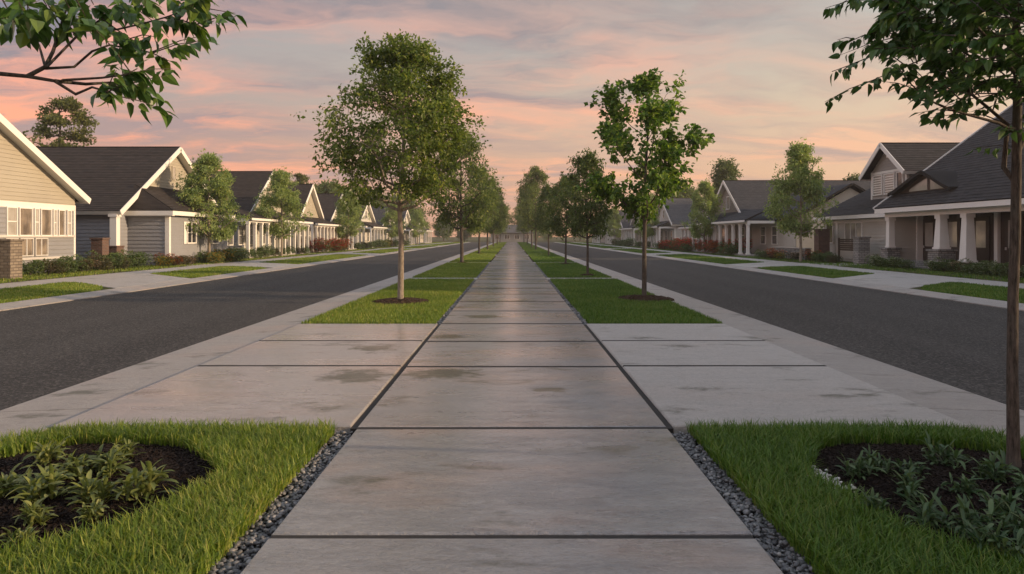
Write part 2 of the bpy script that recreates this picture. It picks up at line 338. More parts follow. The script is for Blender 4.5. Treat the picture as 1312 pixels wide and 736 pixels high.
# ------------------------------------------------------------------ mesh helpers
class MB:
    def __init__(s): s.v = []; s.f = []; s.m = []; s.uv = []
    def quad(s, pts, mi=0, uv=None):
        i = len(s.v); s.v += [tuple(p) for p in pts]; s.f.append(tuple(range(i, i+len(pts)))); s.m.append(mi)
        s.uv += list(uv) if uv else [(0, 0)]*len(pts)
    def box(s, lo, hi, mi=0):
        x0, y0, z0 = (min(a, b) for a, b in zip(lo, hi)); x1, y1, z1 = (max(a, b) for a, b in zip(lo, hi))
        c = [(x0,y0,z0),(x1,y0,z0),(x1,y1,z0),(x0,y1,z0),(x0,y0,z1),(x1,y0,z1),(x1,y1,z1),(x0,y1,z1)]
        s.hexa(c, mi)
    def hexa(s, c, mi=0):
        for q in ((0,3,2,1),(4,5,6,7),(0,1,5,4),(1,2,6,5),(2,3,7,6),(3,0,4,7)): s.quad([c[k] for k in q], mi)
    def obox(s, O, U, V, N, u0, u1, v0, v1, n0, n1, mi=0):
        O, U, V, N = map(Vector, (O, U, V, N))
        P = lambda a, b, c: tuple(O + U*a + V*b + N*c)
        s.hexa([P(u0,v0,n0),P(u1,v0,n0),P(u1,v1,n0),P(u0,v1,n0),P(u0,v0,n1),P(u1,v0,n1),P(u1,v1,n1),P(u0,v1,n1)], mi)
    def prism(s, pts, vec, mi=0):
        vec = Vector(vec); a = [Vector(p) for p in pts]; b = [p + vec for p in a]; n = len(a)
        s.quad(a[::-1], mi); s.quad(b, mi)
        for i in range(n): s.quad([a[i], a[(i+1) % n], b[(i+1) % n], b[i]], mi)
    def tube(s, pts, rad, n=8, mi=0, cap=True):
        pts = [Vector(p) for p in pts]; rings = []
        ref = Vector((0.31, 0.87, 0.12))
        for i, p in enumerate(pts):
            d = (pts[min(i+1, len(pts)-1)] - pts[max(i-1, 0)])
            d = d.normalized() if d.length > 1e-9 else Vector((0, 0, 1))
            a = d.cross(ref); a = a.normalized() if a.length > 1e-6 else d.orthogonal().normalized()
            b = d.cross(a); i0 = len(s.v)
            for k in range(n):
                t = 2*math.pi*k/n; s.v.append(tuple(p + (a*math.cos(t) + b*math.sin(t))*rad[i]))
            rings.append(i0)
        for r0, r1 in zip(rings, rings[1:]):
            for k in range(n):
                s.f.append((r0+k, r0+(k+1) % n, r1+(k+1) % n, r1+k)); s.m.append(mi); s.uv += [(0, 0)]*4
        if cap:
            for r0 in (rings[0], rings[-1]):
                s.f.append(tuple(r0+k for k in range(n))); s.m.append(mi); s.uv += [(0, 0)]*n
    def lap(s, O, U, V, N, fn, vmax, course, lip, mi=0, jit=0, rng=None):
        O, U, V, N = map(Vector, (O, U, V, N)); k = 0; v = 0.0
        while v < vmax - 1e-4:
            v1 = min(vmax, v + course); a0, b0 = fn(v); a1, b1 = fn(v1)
            L = lip + (rng.uniform(-jit, jit) if rng else 0)
            P = lambda u, vv, n: O + U*u + V*vv + N*n
            s.quad([P(a0,v,L), P(b0,v,L), P(b1,v1,.004), P(a1,v1,.004)], mi, [(a0,v),(b0,v),(b1,v1-.003),(a1,v1-.003)])
            s.quad([P(a0,v,0), P(b0,v,0), P(b0,v,L), P(a0,v,L)], mi, [(a0,v),(b0,v),(b0,v+.002),(a0,v+.002)])
            v = v1
    def build(s, name, mats, parent=None, smooth=False):
        off = Vector((0, 0, 0))
        if parent is not None:
            q = parent
            while q is not None: off = off + Vector(q.location); q = q.parent
        me = bpy.data.meshes.new(name)
        vv = [(a-off.x, b-off.y, c-off.z) for a, b, c in s.v]
        me.from_pydata(vv, [], s.f)
        mats = mats if isinstance(mats, (list, tuple)) else [mats]
        for m in mats: me.materials.append(MATS[m])
        me.polygons.foreach_set('material_index', s.m)
        if any(u != (0, 0) for u in s.uv):
            l = me.uv_layers.new(name='UVMap'); l.data.foreach_set('uv', [c for u in s.uv for c in u])
        if smooth: me.polygons.foreach_set('use_smooth', [True]*len(s.f))
        me.update()
        o = bpy.data.objects.new(name, me); COL.objects.link(o)
        if parent is not None: o.parent = parent
        return o

def mesh_np(name, V, Fa, mat, rnd=None, parent=None, smooth=False):
    me = bpy.data.meshes.new(name); nv, nf, k = len(V), len(Fa), Fa.shape[1]
    me.vertices.add(nv); me.vertices.foreach_set('co', np.asarray(V, np.float32).ravel())
    me.loops.add(nf*k); me.loops.foreach_set('vertex_index', np.asarray(Fa, np.int32).ravel())
    me.polygons.add(nf); me.polygons.foreach_set('loop_start', np.arange(0, nf*k, k, dtype=np.int32))
    me.materials.append(MATS[mat])
    if rnd is not None:
        a = me.attributes.new('rnd', 'FLOAT', 'POINT'); a.data.foreach_set('value', np.asarray(rnd, np.float32))
    me.polygons.foreach_set('use_smooth', np.full(nf, smooth))
    me.update(calc_edges=True); me.validate()
    o = bpy.data.objects.new(name, me); COL.objects.link(o)
    if parent is not None: o.parent = parent
    return o

def tag(o, label=None, cat=None, group=None, kind=None):
    if label: o['label'] = label
    if cat: o['category'] = cat
    if group: o['group'] = group
    if kind: o['kind'] = kind
    return o
def thing(name, loc, label, cat, group=None):
    o = bpy.data.objects.new(name, None); COL.objects.link(o); o.location = loc; o.empty_display_size = .3
    return tag(o, label, cat, group)
def copy_tree(o, parent=None):
    c = o.copy(); COL.objects.link(c)
    if parent is not None: c.parent = parent
    for ch in list(o.children): copy_tree(ch, c)
    return c
def place(proto, loc, rz, scale, label, group=None, used=set()):
    if proto.name in used: o = copy_tree(proto)
    else: used.add(proto.name); o = proto
    o.location = loc; o.rotation_euler = (0, 0, rz); o.scale = scale if isinstance(scale, tuple) else (scale,)*3
    o['label'] = label
    if group: o['group'] = group
    return o
def struct(name, mb, mats, label=None): return tag(mb.build(name, mats), label, None, None, 'structure')
ORD = ['first', 'second', 'third', 'fourth', 'fifth', 'sixth', 'seventh', 'eighth', 'ninth', 'tenth', 'eleventh', 'twelfth', 'thirteenth', 'fourteenth', 'fifteenth', 'sixteenth']

# ------------------------------------------------------------------ ground, paving, roads
rs = np.random.RandomState(7); rng = random.Random(11)
YEND = 185.0
g = MB(); g.quad([(-1200, -300, -.14), (1200, -300, -.14), (1200, 1500, -.14), (-1200, 1500, -.14)]); struct('ground', g, 'ground_far')

def slab(mb, x0, x1, y0, y1, z, th=.12, bev=.012, mi=0, tilt=.003):
    dz = [rng.uniform(-tilt, tilt) for _ in range(4)]
    lo = [(x0,y0),(x1,y0),(x1,y1),(x0,y1)]; n = len(mb.v)
    mb.v += [(x, y, z-th) for x, y in lo]
    mb.v += [(x, y, z+d-bev) for (x, y), d in zip(lo, dz)]
    inn = [(x0+bev,y0+bev),(x1-bev,y0+bev),(x1-bev,y1-bev),(x0+bev,y1-bev)]
    mb.v += [(x, y, z+d) for (x, y), d in zip(inn, dz)]
    fs = [(n+8, n+9, n+10, n+11)]
    for k in range(4):
        j = (k+1) % 4; fs += [(n+k, n+j, n+4+j, n+4+k), (n+4+k, n+4+j, n+8+j, n+8+k)]
    for f in fs: mb.f.append(f); mb.m.append(mi); mb.uv += [(0, 0)]*4
GAP = .030
J = [-3.0, -.8, 1.45, 3.66, 5.71, 8.38, 10.4, 12.5]
while J[-1] < YEND - 2.5: J.append(J[-1] + 2.12)
wk = MB()
for a, b in zip(J, J[1:]): slab(wk, -1.30, 1.30, a+GAP, b-GAP, 0.0, .11, .012 if a < 7 else .006, 0, .003 if a < 7 else .001)
struct('walkway', wk, 'walk_concrete')
jf = MB()
for a in J[1:-1]: jf.box((-1.295, a-GAP-.001, -.08), (1.295, a+GAP+.001, -.016 if a < 5 else (-.004 if a < 7 else .0035)))
for s in (-1, 1):
    jf.box((s*1.301, 5.72, -.08), (s*1.354, 12.44, -.010))
    for a in (8.38, 10.4): jf.box((s*1.37, a-GAP-.001, -.08), (s*3.85, a+GAP+.001, .0135))
struct('joint_filler', jf, 'joint_dark')
b = MB(); b.box((-3.9, -4, -.135), (3.9, YEND, -.085)); struct('paving_base', b, 'soil')
for s in (-1, 1):
    pd = MB()
    for a, b_ in ((5.71, 8.38), (8.38, 10.4), (10.4, 12.45)):
        slab(pd, min(s*1.355, s*3.86), max(s*1.355, s*3.86), a+GAP, b_-GAP, .012, .12, .012, 0, .001)
    struct('paving', pd, 'pad_concrete' if s > 0 else 'damp_pinklit_pad_concrete')
    kb = MB(); y = -6.0
    while y < YEND:
        L = 3.1
        x0, x1 = sorted((s*3.89, s*4.83)); n = len(kb.v)
        zi, zo = -.012, -.048
        c = [(s*3.90, y+.006, -.13), (s*4.84, y+.006, -.13), (s*4.84, y+L-.006, -.13), (s*3.90, y+L-.006, -.13),
             (s*3.90, y+.006, zi), (s*4.84, y+.006, zo), (s*4.84, y+L-.006, zo), (s*3.90, y+L-.006, zi)]
        kb.hexa(c); y += L
    struct('kerb', kb, 'kerb_concrete')
    rd = MB(); rd.box((s*4.845, -60, -.13), (s*11.3, YEND, -.055)); struct('road', rd, 'asphalt')
    kb = MB(); y = -20.0
    while y < YEND:
        kb.hexa([(s*11.305, y+.006, -.13), (s*11.95, y+.006, -.13), (s*11.95, y+2.99, -.13), (s*11.305, y+2.99, -.13),
                 (s*11.305, y+.006, -.035), (s*11.95, y+.006, .03), (s*11.95, y+2.99, .03), (s*11.305, y+2.99, -.035)]); y += 3.0
    struct('kerb', kb, 'kerb_concrete')
    sw = MB(); y = -20.0
    while y < YEND:
        slab(sw, min(s*15.2, s*16.9), max(s*15.2, s*16.9), y+.006, y+1.79, .035, .12, .006, 0, .001); y += 1.8
    struct('sidewalk', sw, 'sidewalk_concrete')
    yd = MB(); yd.box((s*16.91, -40, -.13), (s*60, YEND+60, .03)); struct('yard', yd, 'ground_cover')
    vb = MB(); vb.box((s*11.96, -20, -.13), (s*15.19, YEND, .012)); struct('verge', vb, 'turf_soil')
# cross street at the far end
cs = MB(); cs.box((-120, YEND+.01, -.13), (120, YEND+8, -.055)); struct('road', cs, 'asphalt')

# aprons (driveway crossings of the verge): y at kerb side and y at sidewalk side
APR = [(20.6, 25.4, 23.6, 28.6), (34.2, 38.2, 36.0, 41.0), (57.5, 62.0, 59.5, 65), (84, 88, 86, 90), (112, 116, 114, 118), (142, 146, 144, 148)]
for s in (-1, 1):
    ap = MB()
    for k0, k1, w0, w1 in APR:
        ap.hexa([(s*11.955, k0, -.1), (s*15.195, w0, -.1), (s*15.195, w1, -.1), (s*11.955, k1, -.1),
                 (s*11.955, k0, .034), (s*15.195, w0, .034), (s*15.195, w1, .034), (s*11.955, k1, .034)])
    struct('driveway', ap, 'sidewalk_concrete')
    dw = MB()
    for k0, k1, w0, w1 in APR:
        if k0 < 30: continue
        dw.hexa([(s*16.905, w0, -.1), (s*22, w0+.6, -.1), (s*22, w0+2.6, -.1), (s*16.905, w1-1, -.1),
                 (s*16.905, w0, .038), (s*22, w0+.6, .038), (s*22, w0+2.6, .038), (s*16.905, w1-1, .038)])
    struct('garden_path', dw, 'sidewalk_concrete')

# plots of the median: soil trays, cross strips
PLOTS = [(-2.5, 5.68), (12.48, 25.4), (26.4, 41.0), (42.2, 58), (59.4, 78), (79.6, 100), (102, 124), (126.5, 152), (155, 184)]
for s in (-1, 1):
    tr = MB(); st = MB()
    for i, (a, b_) in enumerate(PLOTS):
        tr.box((s*1.52, a, -.13), (s*3.885, b_, -.03))
        tr.box((s*1.305, a, -.13), (s*1.515, b_, -.075))
        if i > 1: st.box((s*1.31, PLOTS[i-1][1]+.01, -.13), (s*3.88, a-.01, -.004))
    struct('planting_soil', tr, 'soil'); struct('cross_path', st, 'pad_concrete')

# ------------------------------------------------------------------ grass
def blades(P, h, wdt, lean, rs, curl=.5):
    n = len(P); az = rs.uniform(0, 2*np.pi, n); la = lean*rs.uniform(.15, 1.0, n); hh = h*rs.uniform(.55, 1.15, n); ww = wdt*rs.uniform(.6, 1.2, n)
    d = np.stack([np.cos(az), np.sin(az), 0*az], 1); sdv = np.stack([-np.sin(az), np.cos(az), 0*az], 1)
    up = np.array([0, 0, 1.0])
    mid = P + up*(hh*.55)[:, None] + d*(hh*la*.35)[:, None]
    tip = P + up*(hh*(1-.25*la))[:, None] + d*(hh*la)[:, None]
    V = np.stack([P - sdv*(ww*.5)[:, None], P + sdv*(ww*.5)[:, None], mid - sdv*(ww*.42)[:, None], mid + sdv*(ww*.42)[:, None], tip], 1).reshape(-1, 3)
    b = np.arange(n)[:, None]*5
    Fa = np.concatenate([b+np.array([[0, 1, 3]]), b+np.array([[0, 3, 2]]), b+np.array([[2, 3, 4]])], 1).reshape(-1, 3)
    r = np.clip(rs.beta(1.2, 2.0, n) + .14*np.sin(P[:, 0]*2.1+np.sin(P[:, 1]*1.3)*1.5)*np.sin(P[:, 1]*1.7+.6), 0, 1); return V, Fa, np.repeat(r, 5)
def cat_b(parts):
    V = []; Fs = []; R = []; o = 0
    for v, f, r in parts: V.append(v); Fs.append(f+o); R.append(r); o += len(v)
    return np.concatenate(V), np.concatenate(Fs), np.concatenate(R)
def scatter(x0, x1, y0, y1, dens, rs, z=0.0):
    n = int((x1-x0)*(y1-y0)*dens); return np.stack([rs.uniform(x0, x1, n), rs.uniform(y0, y1, n), np.full(n, z)], 1)
def clumpy(P, rs, amt=.35, sc=3.0):
    f = np.sin(P[:, 0]*sc*1.7+1.3)*np.sin(P[:, 1]*sc+.4) + .6*np.sin(P[:, 0]*sc*3.9+P[:, 1]*sc*2.7)
    return P[rs.uniform(0, 1, len(P)) > amt*(f > .35)]
BED = (2.95, 4.30, .96, 1.06)
def outside_bed(P, s, rs):
    a = np.arctan2(P[:, 1]-BED[1], P[:, 0]-s*BED[0])
    k = 1 + .05*np.sin(3*a+1) + .03*np.sin(7*a)
    return P[((P[:, 0]-s*BED[0])/BED[2])**2 + ((P[:, 1]-BED[1])/BED[3])**2 > k*k*rs.uniform(.94, 1.04, len(P))]
RINGS = {}   # tree rings in the plots: (x, y, rx, ry)
TREES_L = [(-2.73, 16.7), (-3.0, 41.0), (-3.0, 62.0), (-2.95, 82), (-2.9, 106), (-2.9, 135), (-2.9, 165)]
TREES_R = [(3.40, 17.5), (3.08, 27.8), (3.06, 39.0), (3.0, 56), (2.85, 82), (2.9, 100), (2.9, 130), (2.9, 165)]
for s, TL in ((-1, TREES_L), (1, TREES_R)):
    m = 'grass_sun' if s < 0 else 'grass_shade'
    # near plot
    parts = []
    P = scatter(1.46, 3.92, 2.2, 5.66, 8800, rs, -.03); P[:, 0] *= s; P = outside_bed(clumpy(P, rs, .25), s, rs)
    # rounded far outer corner as in the photo
    ax = np.abs(P[:, 0]); P = P[~((ax > 3.3) & (P[:, 1] > 5.66 - (ax-3.3)**2*.9))]
    parts.append(blades(P, .135, .0088, .95, rs))
    P = scatter(1.46, 3.92, -2.4, 2.2, 1500, rs, -.03); P[:, 0] *= s; P = outside_bed(P, s, rs); parts.append(blades(P, .12, .013, .7, rs))
    V, Fa, R = cat_b(parts)
    tag(mesh_np('grass', V, Fa, m, R), ('long grass tinted sunlit yellow-green round the mulch bed left of the near walkway' if s < 0 else 'long grass tinted shaded dark green round the mulch bed right of the near walkway'), 'grass', None, 'stuff')
    parts = []
    for i, (a, b_) in enumerate(PLOTS[1:]):
        dens, h, wd = [(2300, .095, .012), (1100, .095, .018), (600, .10, .026), (330, .10, .035), (220, .1, .045), (140, .11, .06), (100, .11, .07), (80, .12, .08)][i]
        P = scatter(1.41, 3.87, a, b_, dens, rs, -.03); P[:, 0] *= s; P = clumpy(P, rs, .2)
        if i < 3:
            for (tx, ty) in TL[:3]:
                rx, ry = (.70, .85) if abs(ty-17) < 2 else (.35, .45)
                P = P[((P[:, 0]-tx)/rx)**2 + ((P[:, 1]-ty)/ry)**2 > rs.uniform(.9, 1.1, len(P))]
        parts.append(blades(P, h, wd, .65, rs))
    V, Fa, R = cat_b(parts)
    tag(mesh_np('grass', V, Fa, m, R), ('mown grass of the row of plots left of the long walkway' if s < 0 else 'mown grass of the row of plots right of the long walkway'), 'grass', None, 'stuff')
    # verge between road and sidewalk
    P = []
    for (y0, y1, dens, wd, h) in ((-8, 12, 60, .05, .09), (12, 24, 750, .018, .075), (24, 36, 420, .026, .08), (36, 60, 200, .04, .09), (60, 100, 90, .06, .10), (100, YEND, 45, .09, .11)):
        Q = scatter(11.98, 15.2, y0, y1, dens, rs, .01)
        keep = np.ones(len(Q), bool); fr = (Q[:, 0]-11.98)/3.2
        for k0, k1, w0, w1 in APR:
            e0 = k0+(w0-k0)*fr - 1.1*np.clip(.35-fr, 0, 1)**2*6 - .7*np.clip(fr-.75, 0, 1)**2*9; e1 = k1+(w1-k1)*fr + .9*np.clip(.35-fr, 0, 1)**2*6
            keep &= ~((Q[:, 1] > e0) & (Q[:, 1] < e1))
        Q = Q[keep]; Q[:, 0] *= s; P.append(blades(Q, h, wd, .6, rs))
    V, Fa, R = cat_b(P)
    tag(mesh_np('grass', V, Fa, m, R), ('mown grass tinted as sunlit of the verge along the far side of the left road' if s < 0 else 'mown grass tinted as shaded of the verge along the far side of the right road'), 'grass', None, 'stuff')
    # thin weedy lawn before the houses
    P = []
    for (y0, y1, dens, wd) in ((14, 36, 170, .022), (36, 60, 110, .035), (60, 110, 45, .06), (110, YEND, 20, .09)):
        Q = scatter(16.95, 20.3, y0, y1, dens, rs, .03); Q = clumpy(Q, rs, .6, 1.1); Q[:, 0] *= s; P.append(blades(Q, .085, wd, .8, rs))
    V, Fa, R = cat_b(P)
    tag(mesh_np('grass', V, Fa, m, R), ('thin dry grass between the left sidewalk and the cream houses' if s < 0 else 'thin dry grass between the right sidewalk and the dark-roofed houses'), 'grass', None, 'stuff')

# ------------------------------------------------------------------ mulch, gravel
def chips(P, rs, size, flat=.3):
    n = len(P); az = rs.uniform(0, np.pi, n); tl = rs.uniform(-.5, .5, n); L = size*rs.uniform(.5, 1.4, n); W = L*rs.uniform(.2, .5, n); T = L*flat*rs.uniform(.3, .7, n)
    ux = np.stack([np.cos(az)*np.cos(tl), np.sin(az)*np.cos(tl), np.sin(tl)], 1); uy = np.stack([-np.sin(az), np.cos(az), rs.uniform(-.5, .5, n)], 1); uz = np.cross(ux, uy)
    C = [(-1,-1,-1),(1,-1,-1),(1,1,-1),(-1,1,-1),(-1,-1,1),(1,-1,1),(1,1,1),(-1,1,1)]
    V = np.stack([P + ux*(a*L*.5)[:, None] + uy*(b*W*.5)[:, None] + uz*(c*T*.5)[:, None] for a, b, c in C], 1).reshape(-1, 3)
    fq = np.array([(0,3,2,1),(4,5,6,7),(0,1,5,4),(1,2,6,5),(2,3,7,6),(3,0,4,7)])
    Fa = (np.arange(n)[:, None, None]*8 + fq[None]).reshape(-1, 4); return V, Fa, np.repeat(rs.uniform(0, 1, n), 8)
def ico():
    t = (1+5**.5)/2
    v = np.array([(-1,t,0),(1,t,0),(-1,-t,0),(1,-t,0),(0,-1,t),(0,1,t),(0,-1,-t),(0,1,-t),(t,0,-1),(t,0,1),(-t,0,-1),(-t,0,1)], float); v /= np.linalg.norm(v[0])
    f = np.array([(0,11,5),(0,5,1),(0,1,7),(0,7,10),(0,10,11),(1,5,9),(5,11,4),(11,10,2),(10,7,6),(7,1,8),(3,9,4),(3,4,2),(3,2,6),(3,6,8),(3,8,9),(4,9,5),(2,4,11),(6,2,10),(8,6,7),(9,8,1)])
    # one subdivision
    vl = [tuple(q) for q in v]; cache = {}; nf = []
    def mid(a, b):
        k = (min(a, b), max(a, b))
        if k not in cache:
            m_ = (np.array(vl[a])+np.array(vl[b]))/2; m_ /= np.linalg.norm(m_); vl.append(tuple(m_)); cache[k] = len(vl)-1
        return cache[k]
    for a, b, c in f:
        x, y_, z_ = mid(a, b), mid(b, c), mid(c, a); nf += [(a, x, z_), (b, y_, x), (c, z_, y_), (x, y_, z_)]
    return np.array(vl), np.array(nf)
IV, IF = ico()
def pebbles(P, rs, size):
    n = len(P); sz = size*rs.uniform(.45, 1.25, n); az = rs.uniform(0, np.pi, n)
    sx, sy, sz_ = sz*rs.uniform(.8, 1.3, n), sz*rs.uniform(.6, 1.0, n), sz*rs.uniform(.4, .75, n)
    base = IV[None]*(1 + rs.uniform(-.12, .12, (n, len(IV), 1)))
    x = base[:, :, 0]*sx[:, None]; y = base[:, :, 1]*sy[:, None]; z = base[:, :, 2]*sz_[:, None]
    X = x*np.cos(az)[:, None]-y*np.sin(az)[:, None]; Y = x*np.sin(az)[:, None]+y*np.cos(az)[:, None]
    tx = rs.uniform(-.4, .4, n)[:, None]; Z = z + X*tx
    V = np.stack([X, Y, Z], 2) + P[:, None]; V = V.reshape(-1, 3)
    Fa = (np.arange(n)[:, None, None]*len(IV) + IF[None]).reshape(-1, 3); return V, Fa, np.repeat(rs.beta(1.6, 2.4, n), len(IV))
for s in (-1, 1):
    P = scatter(1.315, 1.56, .5, 5.66, 4200, rs); P[:, 0] *= s; P[:, 2] = rs.uniform(-.075, -.022, len(P))
    V, Fa, R = pebbles(P, rs, .0165)
    parts = [(V, Fa, R)]
    P = scatter(1.31, 1.44, 12.5, 41, 420, rs); P[:, 0] *= s; P[:, 2] = rs.uniform(-.07, -.03, len(P)); parts.append(pebbles(P, rs, .036))
    V, Fa, R = cat_b(parts)
    tag(mesh_np('gravel', V, Fa, 'pebble', R, None, True), 'grey pebble gravel strip along the %s edge of the walkway' % ('left' if s < 0 else 'right'), 'gravel', None, 'stuff')
    n = 16000; a = rs.uniform(0, 2*np.pi, n); r = np.sqrt(rs.uniform(0, 1, n))*1.05
    P = np.stack([s*BED[0]+np.cos(a)*r*BED[2], BED[1]+np.sin(a)*r*BED[3], -.03+.06*np.clip(1-r**2, 0, 1)+rs.uniform(0, .015, n)], 1)
    P = P[np.abs(P[:, 0]) < 3.93]
    mb = MB(); ring = []
    V0, Fa0, R0 = chips(P, rs, .026)
    # solid heap below the chips
    K, M_ = 40, 6; hv = []; hf = []
    for j in range(M_+1):
        rr = j/M_
        for k in range(K): hv.append((s*BED[0]+math.cos(2*math.pi*k/K)*rr*BED[2]*.97, BED[1]+math.sin(2*math.pi*k/K)*rr*BED[3]*.97, -.032+.06*max(0, 1-rr*rr)))
    for j in range(M_):
        for k in range(K): hf.append((j*K+k, j*K+(k+1) % K, (j+1)*K+(k+1) % K, (j+1)*K+k))
    V, Fa, R = cat_b([(np.array(hv), np.array(hf), np.zeros(len(hv))), (V0, Fa0, R0)])
    tag(mesh_np('mulch', V, Fa, 'mulch_chip', R), 'dark bark mulch of the near %s planting bed' % ('left' if s < 0 else 'right'), 'mulch', None, 'stuff')
    TL = TREES_L if s < 0 else TREES_R
    parts = []
    for (tx, ty) in TL[:3]:
        rx, ry = (.70, .85) if abs(ty-17) < 2 else (.35, .45)
        n = 2600 if rx > .5 else 500; a = rs.uniform(0, 2*np.pi, n); r = np.sqrt(rs.uniform(0, 1, n))
        P = np.stack([tx+np.cos(a)*r*rx, ty+np.sin(a)*r*ry, -.02+.07*(1-r**2)+rs.uniform(0, .02, n)], 1); parts.append(chips(P, rs, .07))
        hv = [(tx+math.cos(2*math.pi*k/24)*rr*rx, ty+math.sin(2*math.pi*k/24)*rr*ry, -.025+.07*(1-rr*rr)) for rr in (0.02, .35, .7, 1) for k in range(24)]
        hf = [(j*24+k, j*24+(k+1) % 24, (j+1)*24+(k+1) % 24, (j+1)*24+k) for j in range(3) for k in range(24)]
        parts.append((np.array(hv), np.array(hf), np.zeros(96)))
    V, Fa, R = cat_b(parts)
    tag(mesh_np('mulch', V, Fa, 'mulch_ring', R), 'brown mulch rings at the feet of the trees %s of the walkway' % ('left' if s < 0 else 'right'), 'mulch', None, 'stuff')
P = np.stack([2.03+rs.normal(0, .05, 260), 4.42+rs.normal(0, .12, 260), .0+rs.uniform(0, .02, 260)], 1)
V, Fa, R = pebbles(P, rs, .013); tag(mesh_np('gravel', V, Fa, 'white_gravel', R, None, True), 'small spill of white gravel at the edge of the right mulch bed', 'gravel', None, 'stuff')

# ------------------------------------------------------------------ leaves, trees, shrubs
def nrm(a): return a/np.maximum(np.linalg.norm(a, axis=1, keepdims=True), 1e-9)
def leaves(C, D, Nn, L, W, rs, detail=False, droop=.15, beta=(2, 3)):
    n = len(C); D = nrm(D); S = nrm(np.cross(D, Nn)); U = np.cross(S, D); L = L[:, None]; W = W[:, None]
    r = rs.beta(beta[0], beta[1], n)
    if not detail:
        V = np.stack([C, C+D*L*.45-S*W*.5+U*W*.15, C+D*L-U*L*droop, C+D*L*.45+S*W*.5+U*W*.15], 1).reshape(-1, 3)
        f = np.array([(0, 2, 1), (0, 3, 2)]); k = 4
    else:
        f1 = .12
        V = np.stack([C, C+D*L*.14, C+D*L*.38-S*W*.5+U*W*f1, C+D*L*.38-U*L*droop*.1, C+D*L*.38+S*W*.5+U*W*f1,
                      C+D*L*.70-S*W*.34+U*W*f1*.6-U*L*droop*.4, C+D*L*.70-U*L*droop*.45, C+D*L*.70+S*W*.34+U*W*f1*.6-U*L*droop*.4,
                      C+D*L-U*L*droop, C+D*L*.14-S*W*.02, C+D*L*.22-S*W*.36+U*W*f1*.7, C+D*L*.22+S*W*.36+U*W*f1*.7], 1).reshape(-1, 3)
        f = np.array([(0, 1, 9), (1, 3, 10), (10, 3, 2), (1, 11, 3), (11, 4, 3), (2, 3, 6), (2, 6, 5), (3, 4, 6), (4, 7, 6), (5, 6, 8), (6, 7, 8)]); k = 12
    Fa = (np.arange(n)[:, None, None]*k + f[None]).reshape(-1, 3); return V, Fa, np.repeat(r, k)

